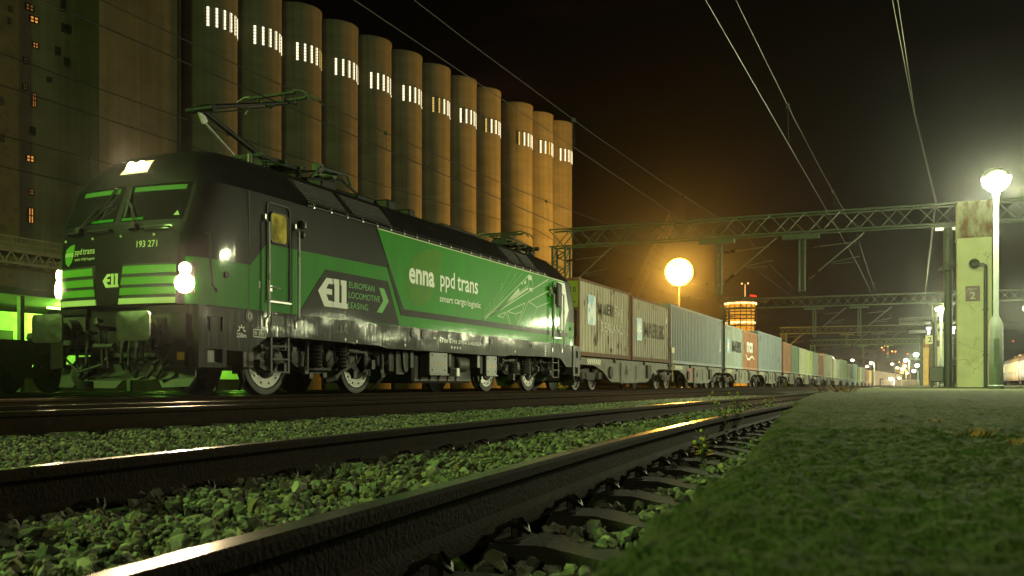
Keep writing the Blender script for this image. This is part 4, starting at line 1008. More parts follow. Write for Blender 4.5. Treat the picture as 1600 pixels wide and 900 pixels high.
def articulated(label, ya, yb, yc, detail=True, red=False):
    zoff = grade((ya+yc)/2)
    w = thing('container_wagon', label, 'freight wagon', (LX, 0, TZ+zoff), 0, 'articulated container wagons of the freight train')
    w.location = (LX, ya, TZ+zoff); b, c = yb-ya, yc-ya
    wagon_section(w, 0, b, True, detail); wagon_section(w, b+.12, c, True, detail)
    for q in (1.75, b+.06, c-1.75): wagon_bogie(w, q)
    for yy, d in ((0, 1), (c, -1)):
        mb = MB()
        for x in (-.875, .875):
            mb.lathe([(.12, yy), (.12, yy-d*.25)], (x, 0, 1.0), 'y', 12); mb.lathe([(.22, yy-d*.28), (.22, yy-d*.24)], (x, 0, 1.0), 'y', 16)
        mb.build('buffer', M_wagdk, w)
    if red:
        for p, q in ((3.55, 4.6), (6.3, 6.9)): mb = MB(); mb.box(1.199, 1.206, b+p, b+q, .36, .98); mb.build('red_panel', M_redlab, w)
        mb = MB(); mb.bar((1.26, b+.35, .3), (1.26, b+.35, 1.9), .04); mb.box(1.24, 1.28, b+.15, b+.65, 1.62, 1.86); mb.build('tail_sign', M_yel, w)
    return w
U = [(30.0, 42.5, 55.1), (55.6, 67.88, 80.3), (81.0, 92.2, 104.5), (104.8, 116.3, 128.6), (129.3, 142.0, 154.6), (155.2, 167.8, 180.4), (181.0, 193.6, 206.2), (206.8, 219.4, 232.0)]
ORD = ['directly behind the locomotive', 'under the brown container with white letters', 'third from the locomotive, under a brown and a teal container', 'fourth from the locomotive, under two pale green containers', 'fifth from the locomotive, deep in the row', 'sixth from the locomotive, far down the row', 'second to last in the row, far away', 'last in the row, beside the lit white wall']
for i, (u, o_) in enumerate(zip(U, ORD)):
    articulated('grey articulated container wagon %s' % o_, *u, detail=i < 4, red=(i == 0))

# ------------------------------------------------------------------ containers
def cont_mat(name, col, rust=.5, ru=(.10, .045, .02)):
    return pbr(name, col, .62, var=.22, scale=1.2, second=ru, sec_lo=.60-.12*rust, sec_hi=.70, sec_scale=1.7, bump=.08, stretch=(1, 1, .45))
CM = {}
def cmat(key, col, rust=.5):
    if key not in CM: CM[key] = cont_mat(key+'_container_paint', col, rust)
    return CM[key]
M_doorgear = pbr('galvanised_door_bar', (.32, .31, .28), .5, metal=.4, var=.2)
M_rustframe = pbr('rusted_container_frame', (.20, .10, .055), .8, var=.35, scale=4)
M_blue = pbr('blue_logo_film', (.12, .38, .60), .5, var=.2); M_paleblue = pbr('pale_logo_film', (.62, .66, .66), .5, var=.2)
M_ink = pbr('faded_black_lettering', (.035, .04, .045), .7, var=.4)
M_wornink = pbr('worn_grey_lettering', (.13, .12, .095), .8, var=.4)
def container(label, y0, L_, H, mat, frame=None, doors=True, detail=2):
    """ISO box: corrugated walls between posts and rails, corner castings, door bars"""
    W = 2.438; hw = W/2; z0 = 1.13
    t = thing('shipping_container', label, 'shipping container', (LX, y0, TZ+z0+grade(y0+L_/2)), 0, 'containers on the freight train')
    n = 36 if L_ > 10 else 18
    mb = MB()
    a, b = .10, L_-.10; p = (b-a)/n; pr = []
    for k_ in range(n): pr += [(a+p*k_, 0), (a+p*(k_+.28), 0), (a+p*(k_+.5), -.036), (a+p*(k_+.78), -.036)]
    pr.append((b, 0))
    for s_ in (-1, 1):
        vs_ = []
        for zz in (.14, H-.09): vs_ += [(s_*(hw-.012+q), y, zz) for y, q in pr]
        m_ = len(pr); mb.add(vs_, [(i, i+1, m_+i+1, m_+i) for i in range(m_-1)])
    mb.box(-hw+.03, hw-.03, .06, L_-.06, H-.06, H-.03); mb.box(-hw+.03, hw-.03, .06, L_-.06, .10, .16)
    m2 = 16; q = (W-.2)/m2; pe = []
    for k_ in range(m2): pe += [(-hw+.1+q*k_, 0), (-hw+.1+q*(k_+.3), 0), (-hw+.1+q*(k_+.5), .03), (-hw+.1+q*(k_+.8), .03)]
    pe.append((hw-.1, 0)); m_ = len(pe)
    mb.add([(x, L_-.05-e_, zz) for zz in (.14, H-.09) for x, e_ in pe], [(i, i+1, m_+i+1, m_+i) for i in range(m_-1)])
    mb.build('walls', mat, t)
    mb = MB(); fr = frame or mat
    for x in (-hw, hw-.12):
        for y in (0, L_-.12): mb.box(x, x+.12, y, y+.12, .118, H-.118)
    for s_ in (-1, 1):
        x = s_*(hw-.04); mb.box(x-.04, x+.04, .12, L_-.12, .02, .16); mb.box(x-.035, x+.035, .12, L_-.12, H-.10, H-.02)
    for y in (.05, L_-.05): mb.box(-hw+.12, hw-.12, y-.05, y+.05, H-.13, H-.02); mb.box(-hw+.12, hw-.12, y-.05, y+.05, .02, .15)
    for x in (-hw-.003, hw-.165):
        for y in (-.003, L_-.165):
            for z in (0, H-.118): mb.box(x, x+.168, y, y+.168, z, z+.118)
    mb.build('frame', fr, t)
    if detail > 1:
        mb = MB(); mb.box(-hw+.12, hw-.12, .035, .07, .15, H-.13); d = mb.build('door', fr, t)
        mb = MB()
        for x in (-.85, -.35, .35, .85): mb.tube([(x, .01, .2), (x, .01, H-.2)], .02, 7); mb.box(x-.03, x+.18, -.01, .03, 1.0, 1.06)
        mb.build('lock_bar', M_doorgear, d)
    return t
def letters(t, items, mat, x=1.2225, name='lettering'):
    mb = MB()
    for s, u, v, w, h, bold in items: text_on(mb, s, u, v, w, h, on_side(x), bold)
    return mb.build(name, mat, t)
def star(cy_, cz_, r, n=7, k=.38):
    return [(cy_+(r if i % 2 == 0 else r*k)*sin(pi*i/n), cz_+(r if i % 2 == 0 else r*k)*cos(pi*i/n)) for i in range(2*n)]
gry = cmat('weathered_pale_grey', (.50, .45, .33), .6); gry2 = cmat('pale_grey', (.50, .46, .35), .25); blu = cmat('dull_blue_grey', (.22, .27, .31), .15)
teal = cmat('pale_teal', (.34, .40, .37), .3); brn = cmat('rust_brown', (.38, .15, .06), .5); grn = cmat('light_green', (.42, .52, .24), .2)
ora = cmat('orange_brown', (.33, .12, .04), .4); dgrn = cmat('dull_green', (.10, .20, .12), .2); crm = cmat('cream_green', (.44, .46, .30), .25)
c1 = container('rusty pale grey container with patchy worn letters right behind the locomotive', 30.1, 6.06, 2.62, gry, M_rustframe)
M_lime2 = pbr('lime_green_end_paint', (.30, .42, .04), .6, var=.2)
mb = MB()
poly_on(mb, [(.86, 1.10), (1.62, 1.10), (1.72, 1.16), (1.75, 1.30), (1.75, 1.98), (1.70, 2.08), (1.60, 2.12), (.86, 2.12)], on_side(1.221)); lg = mb.build('logo', M_paleblue, c1)
mb = MB(); poly_on(mb, [(.88, 1.75), (1.15, 1.92), (1.30, 1.62), (1.5, 1.95), (1.55, 2.10), (.88, 2.10)], on_side(1.225)); poly_on(mb, [(.95, 1.12), (1.4, 1.12), (1.5, 1.30), (1.25, 1.42), (1.1, 1.22)], on_side(1.225)); poly_on(mb, [(1.0, 1.45), (1.15, 1.6), (1.1, 1.7), (.98, 1.66)], on_side(1.225)); mb.build('logo_star', M_blue, lg)
for it in (('M', 2.0, 1.52, .45, .40, .03), ('A', 2.62, 1.55, .4, .38, .02), ('E', 3.05, 1.55, .35, .40, .03), ('R', 3.52, 1.52, .36, .42, .02)): letters(c1, [it], M_wornink)
M_flake = pbr('flaking_white_lettering', (.85, .80, .66), .7, var=.3, second=(.33, .30, .22), sec_lo=.5, sec_hi=.58, sec_scale=5)
for it in (('S', 3.95, 1.60, .36, .36, .02), ('K', 4.45, 1.5, .40, .42, .0), ('I', 4.80, 1.35, .10, .52, .06), ('EALAND', 2.75, .93, 2.3, .34, .02), ('S', 2.3, .93, .3, .34, .02)): letters(c1, [it], M_flake, name='white_lettering')
rr = random.Random(4); M_bare = pbr('bare_rust', (.10, .055, .03), .85, var=.4, scale=8)
for cy_, cz_, w, h in ((1.75, .62, .2, .6), (3.25, .65, .16, .42), (4.45, .50, .2, .3), (2.4, 1.55, .18, .45), (5.35, .4, .1, .2), (.55, 1.8, .1, .3), (3.6, .3, .3, .2)):
    mb = MB(); poly_on(mb, [(cy_+w*rr.uniform(.6, 1)*cos(a)*.5*(1 if rr.random() > .3 else .5), cz_+h*.5*sin(a)*rr.uniform(.6, 1)) for a in np.linspace(0, 2*pi, 11)[:-1]], on_side(1.2195)); mb.build('rust_patch', M_bare, c1)
# lime green placard on the door end of the first container
mb = MB(); mb.box(-.15, 1.18, -.004, .03, 1.62, 2.50); pl = mb.build('end_placard', M_lime2, c1)
mb = MB(); f = lambda u, v: (u, -.012, v)
text_on(mb, '340 498 0', .28, 2.12, .82, .19, f, .01); text_on(mb, '2251', .28, 1.86, .42, .17, f, .01); strip_on(mb, [(.2, 1.80), (1.1, 1.80)], .03, f)
mb.build('number_lettering', M_ink, pl)
c2 = container('cleaner pale grey container with a blue square star logo, second in the train', 36.44, 6.06, 2.55, gry2, M_rustframe)
mb = MB(); poly_on(mb, [(.62, .82), (1.42, .82), (1.42, 1.72), (.62, 1.72)], on_side(1.221)); lg = mb.build('logo', M_blue, c2)
mb = MB(); poly_on(mb, star(1.02, 1.27, .38), on_side(1.225)); mb.build('logo_star', M_white, lg)
letters(c2, [('MAERSK', 1.75, 1.0, 3.4, .62, .02)], M_wornink)
mb = MB(); poly_on(mb, [(5.3, 1.75), (5.5, 1.75), (5.48, 1.95), (5.42, 2.1), (5.4, 1.98)], on_side(1.2225)); mb.build('white_sticker', M_white, c2)
c3 = container('long dull blue grey container with no large letters, third in the train', 42.72, 12.19, 2.72, blu)
mb = MB(); poly_on(mb, [(11.4, .9), (11.65, .9), (11.65, 1.05), (11.4, 1.05)], on_side(1.2225)); poly_on(mb, [(11.45, 1.1), (11.6, 1.1), (11.6, 1.55), (11.45, 1.55)], on_side(1.2225)); mb.build('white_sticker', M_white, c3)
c4 = container('pale teal container with a white star and dark letters', 55.78, 6.0, 2.55, teal)
mb = MB(); poly_on(mb, [(.55, .9), (1.3, .9), (1.3, 1.75), (.55, 1.75)], on_side(1.221)); lg = mb.build('logo', M_blue, c4)
mb = MB(); poly_on(mb, star(.92, 1.32, .36), on_side(1.225)); mb.build('logo_star', M_white, lg)
letters(c4, [('MAERSK', 2.2, 1.0, 3.3, .7, .03)], M_ink)
c5 = container('rust brown container with white curved letters above a white wave', 61.82, 5.95, 2.52, brn)
mb = MB(); text_on(mb, 'm', 1.45, 1.15, 1.0, .68, on_side(1.2225), .03); text_on(mb, 'cn', 2.55, 1.15, 1.2, .68, on_side(1.2225), .03)
strip_on(mb, [(1.0, 1.0), (1.6, .72), (2.3, .68), (3.0, .85), (3.6, .92), (4.4, .74)], .10, on_side(1.2225)); mb.build('white_logo', M_white, c5)
container('tall plain blue grey container, the highest box past the brown one', 68.06, 12.05, 2.80, cmat('light_blue_grey', (.26, .32, .36), .12))
SEQ = [(81.1, 5.4, 2.55, brn, 'dark rust brown container with a small white mark, just past the tall blue grey box'), (86.6, 5.4, 2.5, dgrn, 'dull green short container between a brown and a bright pale green one'),
       (92.3, 5.9, 2.5, crm, 'brightly lit cream green container, first of the bright pair'), (98.3, 6.0, 2.5, grn, 'brightly lit light green container, second of the bright pair'),
       (105.0, 5.3, 2.5, teal, 'pale teal short container after the bright green pair'), (110.5, 5.5, 2.5, brn, 'rust brown short container after the bright green pair'), (116.5, 12.0, 2.75, crm, 'tall pale green container with brown stains low on its side'),
       (129.5, 6.0, 2.55, crm, 'pale cream green short container past the tall stained one'), (135.7, 6.0, 2.55, teal, 'pale teal short container past the tall stained one'), (142.1, 12.19, 2.8, grn, 'light green container with a step up in the row, midway along the train'),
       (155.4, 6.0, 2.5, grn, 'light green short container beside an orange brown one, far along'), (161.6, 6.0, 2.5, ora, 'orange brown short container between two light green ones, far along'), (168.0, 12.19, 2.8, dgrn, 'taller dull green container past the orange brown short one'),
       (181.2, 6.0, 2.5, ora, 'reddish short container, third from last group of the train'), (187.4, 6.0, 2.5, grn, 'yellowish green short container beside the reddish one'), (193.8, 12.19, 2.75, teal, 'pale teal long container far along the train'),
       (207.0, 6.0, 2.5, ora, 'small orange red container near the far end of the train'), (213.2, 6.0, 2.5, dgrn, 'small dull green container near the far end of the train'), (219.6, 12.19, 2.6, grn, 'last container of the train, light green, beside the lit white wall')]
for y0, L_, H, m, lb in SEQ: container(lb, y0, L_, H, m, detail=1)
mb = MB()
# ------------------------------------------------------------------ grain silos
def ray(px):
    k_ = (px-800)/F; return Vector((k_*CT-ST, k_*ST+CT, 0))   # direction in plan
def hit(px, P, d):
    """plan point where the sight line through column px meets the vertical plane through P along d"""
    r = ray(px); det = r.x*-d.y+r.y*d.x
    t = (P[0]*-d.y+P[1]*d.x)/det
    return Vector((r.x*t, r.y*t, 0))
def depth(p): return p.y*CT-p.x*ST
def zat(p, py): return CAMZ+(YH-py)/F*depth(p)
M_conc = pbr('stained_silo_concrete', (.125, .110, .082), .9, var=.22, scale=.35, second=(.125, .10, .07), sec_lo=.45, sec_hi=.8, sec_scale=.5, bump=.15, bscale=6, stretch=(1, 1, .35))
M_conc2 = pbr('bare_workhouse_concrete', (.13, .10, .07), .9, var=.22, scale=.3, second=(.10, .078, .055), sec_lo=.55, sec_hi=.75, sec_scale=.6, bump=.15, bscale=5)
def add_rings(m, amt, per):
    """pour lines of the slip-formed concrete: thin bands every metre or so, broken up by noise"""
    t = m.node_tree; N, L = t.nodes, t.links; b = N['Principled BSDF']; src = b.inputs['Base Color'].links[0].from_socket
    c = N.new('ShaderNodeTexCoord'); w = N.new('ShaderNodeMapping'); w.inputs['Scale'].default_value = (.25, .25, per); L.new(c.outputs['Object'], w.inputs[0])
    n1 = N.new('ShaderNodeTexNoise'); n1.inputs['Scale'].default_value = 1.0; n1.inputs['Detail'].default_value = 5; n1.inputs['Roughness'].default_value = .7; L.new(w.outputs[0], n1.inputs['Vector'])
    w2 = N.new('ShaderNodeMapping'); w2.inputs['Scale'].default_value = (2.2, 2.2, .05); L.new(c.outputs['Object'], w2.inputs[0])
    n2 = N.new('ShaderNodeTexNoise'); n2.inputs['Scale'].default_value = 1.0; n2.inputs['Detail'].default_value = 4; L.new(w2.outputs[0], n2.inputs['Vector'])
    a = N.new('ShaderNodeMath'); a.operation = 'ADD'; L.new(n1.outputs['Fac'], a.inputs[0]); L.new(n2.outputs['Fac'], a.inputs[1])
    r = N.new('ShaderNodeMapRange'); r.inputs['From Min'].default_value = .75; r.inputs['From Max'].default_value = 1.2; r.inputs['To Min'].default_value = 1+amt; r.inputs['To Max'].default_value = 1-amt
    L.new(a.outputs[0], r.inputs[0])
    x = N.new('ShaderNodeMixRGB'); x.blend_type = 'MULTIPLY'; x.inputs[0].default_value = 1; L.new(src, x.inputs[1]); L.new(r.outputs[0], x.inputs[2]); L.new(x.outputs[0], b.inputs['Base Color'])
add_rings(M_conc, .22, 1.6); add_rings(M_conc2, .25, .5)
M_silowin = emis('lit_silo_window', (1.0, .88, .55), 2.0)
M_silodim = emis('half_lit_silo_window', (1.0, .66, .18), .7)
M_frame = pbr('dark_window_frame', (.02, .018, .015), .7)
SD = Vector((.1801737, .9836348, 0)); SN = Vector((SD.y, -SD.x, 0)); SR = 2.31; SH = 32.75
def silo_center(i): return Vector((-51.98, 60.35, 0))+SD*(4.65*i+(2.0 if i >= 9 else 0))
words = ['first', 'second', 'third', 'fourth', 'fifth', 'sixth', 'seventh', 'eighth', 'ninth', 'tenth', 'eleventh', 'twelfth']
rr = random.Random(11)
for i in range(12):
    c = silo_center(i)
    lab = 'round concrete grain silo with lit slit windows, %s counted from the flat workhouse' % words[i]
    if i == 0: lab = 'round concrete grain silo with lit slit windows, touching the flat workhouse wall'
    if i == 8: lab = 'round concrete grain silo with lit slit windows, just before the wide gap in the row'
    if i == 9: lab = 'round concrete grain silo with lit slit windows, just after the wide gap in the row'
    if i == 11: lab = 'round concrete grain silo with lit slit windows, last of the row behind the gantry tower'
    s = thing('grain_silo', lab, 'silo', (c.x, c.y, -.25), 0, 'row of concrete grain silos')
    mb = MB(); n = 64
    H = SH+.25
    mb.lathe([(SR-.012, 0), (SR-.012, H-3.3), (SR+.02, H-3.25), (SR+.02, H-.35), (SR+.06, H-.3), (SR+.06, H), (SR-.25, H)], (0, 0, 0), 'z', n)
    mb.build('wall', M_conc, s)
    base = math.atan2(SN.y, SN.x)
    for k_ in range(7):
        a = base-.66+.285*k_   # spaced round the side that faces the tracks
        u = Vector((cos(a), sin(a), 0)); v = Vector((-sin(a), cos(a), 0))
        mb = MB(); mbf = MB(); mbd = MB()
        z0, z1 = H-4.95, H-3.42; w = .118; r0 = SR+.025
        def q(mm, wa, wb, za, zb, ra, rb=None):
            pts = []
            for r_ in (ra, rb):
                for vv, zz in ((wa, za), (wb, za), (wb, zb), (wa, zb)): pts.append(u*r_+v*vv+Vector((0, 0, zz)))
            mm.add(pts, [(0, 1, 2, 3), (7, 6, 5, 4), (0, 4, 5, 1), (1, 5, 6, 2), (2, 6, 7, 3), (3, 7, 4, 0)])
        q(mb, -w, w, z0, z1, r0, r0-.1)
        o = mb.build('window', M_silowin if (k_ < 6 and rr.random() < .94) else M_silodim, s)
        for zz in np.linspace(z0, z1, 7): q(mbf, -w-.02, w+.02, zz-.022, zz+.022, r0+.035, r0+.004)
        for ww in (-w, w): q(mbf, ww-.025, ww+.025, z0, z1, r0+.035, r0+.004)
        mbf.build('window_frame', M_frame, o)

# flat workhouse block beside the silos, running up out of the picture
P0 = Vector((-51.98, 60.35, 0))+SN*SR
A1 = hit(279, P0, SD); A0 = hit(155, P0, SD)
PB = A0-SN*6.0
ccc = hit(120, A0, SN)            # back corner of the end face
B1 = ccc; B0 = hit(31, ccc, SD); C1 = hit(31, B0+SN*.0, SD)
wh = thing('silo_workhouse', 'huge flat concrete workhouse block beside the round silos with scattered small lit windows', 'building', (A0.x, A0.y, -.25))
def wall_block(name, a, b, back, h, mat, parent):
    a = a-Vector((A0.x, A0.y, 0)); b = b-Vector((A0.x, A0.y, 0)); c = b-SN*back; d = a-SN*back
    return MB().prism([(p.x, p.y) for p in (a, b, c, d)], 0, h, 'z').build(name, mat, parent)
wall_block('front_wall', A0, A1-SD*.05, 14, 62, M_conc2, wh)
wall_block('recessed_wall', hit(20, ccc, SD), ccc-SD*.02, 10, 62, M_conc2, wh)
e1 = hit(30, ccc+SN*1.6, SD); wall_block('stair_wall', e1-SD*16, e1, 9, 58, pbr('dark_brown_plaster', (.10, .07, .045), .9, var=.25, scale=.4, second=(.06, .04, .03)), wh)
mb = MB(); a = A1-Vector((A0.x, A0.y, 0))+SN*.06; mb.tube([(a.x, a.y, 0), (a.x, a.y, 60)], .11, 8); mb.build('downpipe', M_frame, wh)
M_orange = emis('orange_lit_window', (1.0, .36, .07), .75); M_orangedim = emis('dim_orange_window', (1.0, .34, .08), .10); M_yelwin = emis('yellow_lit_window', (1.0, .78, .20), .55)
def wall_window(px, py, w, h, plane, mat, nm, shift=0):
    p0 = hit(px-w/2, plane, SD)+SN*.0; p1 = hit(px+w/2, plane, SD)
    z1, z0 = zat((p0+p1)/2, py-h/2)+.25, zat((p0+p1)/2, py+h/2)+.25
    o = Vector((A0.x, A0.y, 0)); a, b = p0-o+SN*.02, p1-o+SN*.02
    mb = MB()
    pts = [Vector((*p.xy, z)) for p in (a, b) for z in (z0, z1)]; pts2 = [p-SN*.08 for p in pts]
    mb.add(pts+pts2, [(0, 2, 3, 1), (4, 5, 7, 6), (0, 1, 5, 4), (2, 6, 7, 3), (0, 4, 6, 2), (1, 3, 7, 5)])
    wv = mb.build('window', mat, wh)
    mb = MB(); e_ = SN*.03
    for u, v in ((pts[0], pts[1]), (pts[1], pts[3]), (pts[3], pts[2]), (pts[2], pts[0]), ((pts[0]+pts[2])/2, (pts[1]+pts[3])/2), ((pts[0]+pts[1])/2, (pts[2]+pts[3])/2)):
        mb.bar(u+e_, v+e_, .07)
    mb.build('window_frame', M_frame, wv)
Bp = ccc
for (x, y, w, h, m) in ((46, 12, 12, 10, M_orangedim), (53, 31, 13, 10, M_orange), (55, 71, 8, 9, M_orange), (40, 95, 7, 9, M_orangedim), (39, 136, 7, 10, M_orangedim), (53, 157, 6, 22, M_orange), (47, 248, 12, 10, M_orange), (49, 300, 6, 9, M_orange), (48, 337, 8, 24, M_orange),
                        (103, 45, 13, 13, M_frame), (90, 80, 7, 12, M_frame), (104, 97, 8, 12, M_frame), (51, 205, 7, 12, M_frame), (98, 5, 6, 26, M_frame), (77, 125, 7, 7, M_frame)):
    wall_window(x, y, w, h, Bp, m, '')
wall_window(136, 34, 8, 12, ccc, M_frame, '') if False else None
for (x, y, w, h, m) in ((16, 14, 4, 9, M_yelwin), (15, 33, 4, 9, M_yelwin), (3, 216, 6, 12, M_frame), (2, 158, 5, 12, M_frame)): wall_window(x, y, w, h, e1, m, '')

# ------------------------------------------------------------------ catenary gantries
M_latt = pbr('green_painted_lattice_steel', (.05, .066, .034), .6, var=.25, scale=3, second=(.04, .03, .016), sec_lo=.58, sec_hi=.72)
M_galv = pbr('galvanised_steel', (.15, .155, .135), .5, metal=.3, var=.2, scale=4)
M_porc = pbr('brown_porcelain', (.06, .025, .015), .25, var=.1)
def lattice(mb, p0, p1, h, w, n, r=.029, rd=.018, updir=Vector((0, 0, 1))):
    """four-chord lattice beam"""
    p0, p1 = Vector(p0), Vector(p1); d = (p1-p0); side_ = d.normalized().cross(updir).normalized()
    C4 = [(side_*w/2*a+updir*h/2*b) for a, b in ((-1, -1), (1, -1), (1, 1), (-1, 1))]
    for c in C4: mb.bar(p0+c, p1+c, r*2)
    for k_ in range(n):
        a, b = p0+d*(k_/n), p0+d*((k_+1)/n); m = (a+b)/2
        mb.bar(a+C4[0], m+C4[3], rd*2); mb.bar(m+C4[3], b+C4[0], rd*2)
        mb.bar(a+C4[1]+d/n*.5*.0, m+C4[2], rd*2) if False else None
        mb.bar(m+C4[1], a+C4[2], rd*2); mb.bar(m+C4[1], b+C4[2], rd*2)
        mb.bar(a+C4[0], b+C4[1], rd*1.5); mb.bar(a+C4[3], b+C4[2], rd*1.5)
def gantry(label, Y, zt, nx, left=-15.0, right=9.5, detail=True, posts=(-7.9, -4.5), mat=None):
    mat = mat or M_latt
    g = thing('catenary_gantry', label, 'gantry', (left, Y, -.2), 0, 'lattice catenary gantries across the tracks')
    zt += .2; hb = .76
    mb = MB(); lattice(mb, (-.45, 0, zt-hb/2), (right-left, 0, zt-hb/2), hb, .7, nx); mb.build('beam', mat, g)
    mb = MB(); lattice(mb, (0, 0, 0), (0, 0, zt-hb), .62, .62, 9, .04, .024, Vector((1, 0, 0))); mb.build('tower', mat, g)
    mb = MB(); mb.tube([(.94-left, -.1, 0), (.94-left, -.1, zt-hb-.04)], .16, 14); mb.box(.94-left-.45, .94-left+.45, -.45, .3, zt-hb-.18, zt-hb-.02); mb.build('column', M_galv2, g)
    for x in posts:
        X = x-left
        mb = MB(); lattice(mb, (X, 0, zt-hb-.15), (X, 0, 4.1+.2), .22, .22, 9, .02, .012, Vector((1, 0, 0))); mb.build('drop_post', mat, g)
        mb = MB(); mb.box(X-.75, X+.7, -.4, -.1, zt-hb-.28, zt-hb-.12); mb.build('mounting_bar', mat, g)
    for x in (left,)+tuple(posts):
        X = x-left+.14; s_ = 1
        mb = MB(); mb.tube([(X+.1, -.05, 4.75), (X+2.25, -.05, 6.55)], .03, 6); mb.tube([(X+.1, -.05, 6.05), (X+1.95, -.05, 6.2)], .018, 5); mb.tube([(X+.95, -.05, 5.42), (X+2.1, -.05, 5.62)], .018, 5); mb.tube([(X+1.0, -.05, 5.36), (X+1.9, -.05, 5.38)], .012, 5); mb.build('cantilever', M_galv, g)
        for p, q in (((X+.1, -.05, 4.75), (X+.5, -.05, 5.1)), ((X+.1, -.05, 6.05), (X+.55, -.05, 6.09))): mb = MB(); mb.tube([p, q], .05, 8); mb.build('insulator', M_porc, g)
    return g
M_galv2 = pbr('dark_grey_painted_column', (.085, .095, .075), .5, var=.2, scale=3)
M_latt2 = pbr('bright_green_lattice_steel', (.14, .25, .09), .55, var=.25, scale=3)
gantry('big lattice catenary gantry passing behind the thick pillar, its tower behind the locomotive', 40.8, 7.25, 18)
gantry('second lattice catenary gantry, crossing in front of the round golden lit tower', 80.2, 7.3, 18)
gantry('third lattice catenary gantry, faint and thin behind the second', 117, 7.0, 18)
gantry('bright green lattice catenary gantry, low over the end of the train', 150, 6.9, 18, mat=M_latt2)

# ------------------------------------------------------------------ overhead wires
M_wire = pbr('dull_copper_wire', (.018, .013, .009), .6, metal=.2, var=.1)
M_wire2 = pbr('pale_aluminium_cable', (.09, .09, .065), .5, metal=.2, var=.1)
def wire(label, pts, r=.0055, mat=None, sag=0.0, drops=None):
    P = []
    for a, b in zip(pts[:-1], pts[1:]):
        a, b = Vector(a), Vector(b); n = 8 if sag else 1
        for k_ in range(n): t = k_/n; p = a.lerp(b, t); p.z -= sag*4*t*(1-t); P.append(p)
    P.append(Vector(pts[-1]))
    o = thing('overhead_wire', label, 'overhead wire', (P[0].x, P[0].y, P[0].z), 0, 'overhead wires above the tracks')
    off = P[0].copy()
    MB().tube([p-off for p in P], r, 5, caps=False).build('cable', mat or M_wire, o)
    if drops:
        mb = MB()
        for (a, b) in drops: mb.tube([Vector(a)-off, Vector(b)-off], .006, 4, caps=False); mb.box(*[v for q in zip(Vector(b)-off-Vector((.03, .04, .04)), Vector(b)-off+Vector((.03, .04, .04))) for v in q])
        mb.build('dropper', mat or M_wire, o)
    return o
yy = [-12, 40.8, 80.2, 117, 150]
def pair(X, zc, zm, name, r=.0045):
    wire('%s, lower contact wire' % name, [(X+(.12 if i % 2 else -.12), y, zc) for i, y in enumerate(yy)], r*1.15)
    dr = []
    for i in range(len(yy)-1):
        for t in (.2, .4, .6, .8):
            y = yy[i]+(yy[i+1]-yy[i])*t; x = X+(.12 if i % 2 else -.12)*(1-2*t)
            if y > 2: dr.append(((x, y, zc), (X, y, zm-.75*4*t*(1-t)+.0)))
    wire('%s, upper sagging messenger wire with droppers' % name, [(X, y, zm) for y in yy], r, None, .75, dr)
pair(-11.65, 5.83, 6.95, 'wires above the train', .011)
pair(-6.95, 5.42, 6.75, 'wires above the empty middle track', .006)
pair(-2.45, 5.05, 6.55, 'wires above the platform track')
pair(-16.3, 6.05, 7.4, 'wires behind the train in front of the silos', .013)
pair(-21, 5.7, 7.2, 'wires in front of the workhouse', .014)
fe = [(-.75, 8, 6.6), (-.5, 20, 7.62), (-.2, 30, 8.1), (.49, 40.8, 7.42), (.05, 80.2, 5.6)]
wire('pale feeder cable of a twin pair high above the platform edge, lower strand', fe, .0075, M_wire2)
wire('pale feeder cable of a twin pair high above the platform edge, upper strand', [(x+(.09 if i in (0, 1) else .04 if i != 2 else .02), y, z) for i, (x, y, z) in enumerate(fe)], .0075, M_wire2)

# ------------------------------------------------------------------ lamps
M_bulb = emis('lit_lamp_globe', (.72, 1.0, .38), 1.9)
M_pole = pbr('pale_grey_lamp_pole', (.18, .205, .18), .45, var=.15, scale=3)
M_shade = pbr('smoked_lamp_dome', (.08, .085, .06), .35, var=.1)
def platform_lamp(label, X, Y, h=4.28, power=None, r=.275, detail=True):
    z0 = PZ-.05
    l = thing('platform_lamp', label, 'lamp post', (X, Y, z0), 0, 'round headed platform lamp posts'); H = CAMZ+h-z0
    mb = MB(); mb.lathe([(.155, .0), (.155, .12), (.135, .14), (.135, 1.42), (.054, 1.60), (.050, H-.42), (.048, H-.30)], (0, 0, 0), 'z', 20); p = mb.build('pole', M_pole, l)
    mb = MB(); mb.box(-.05, .05, -.142, -.134, .55, 1.1); mb.build('hatch', M_pole, p)
    mb = MB(); mb.lathe([(.065, H-.34), (.075, H-.27), (r*.55, H-.22), (r*.88, H-.12), (r, H-.02), (r+.01, H+.03), (r-.005, H+.05)], (0, 0, 0), 'z', 28); mb.build('globe', M_bulb, l)
    mb = MB(); mb.lathe([(r+.005, H+.052), (r*.95, H+.11), (r*.75, H+.18), (r*.4, H+.225), (1e-6, H+.235)], (0, 0, 0), 'z', 28); mb.build('dome', M_shade, l)
    for a in (0, 2*pi/3, 4*pi/3): point_light('globe_light', (.42*cos(a+.5), .42*sin(a+.5), H-.12), PLAT[0], (power or PLAT[1])/3, .12, l)
    return l
platform_lamp('tall round headed lamp post standing beside the thick cracked pillar', 1.43, 22.4)
platform_lamp('small round headed lamp post in front of the second pillar, second along the platform', 1.0, 58.7, 4.25)
platform_lamp('round headed lamp post far along, glowing beside the departure board', 1.35, 95, 4.2)
platform_lamp('round headed lamp post at the end of the platform', 1.2, 131, 4.2, None)
platform_lamp('bright lamp seen between the thick pillar and the lamp pole', 6.3, 70, 4.9, 4000)
for n_, y_ in (('first', 54), ('second', 63), ('third', 72), ('fourth', 82)):
    platform_lamp('%s lamp post of the side platform, mirrored in the glossy locomotive frame' % n_, 16., y_, 4.28, 2400)
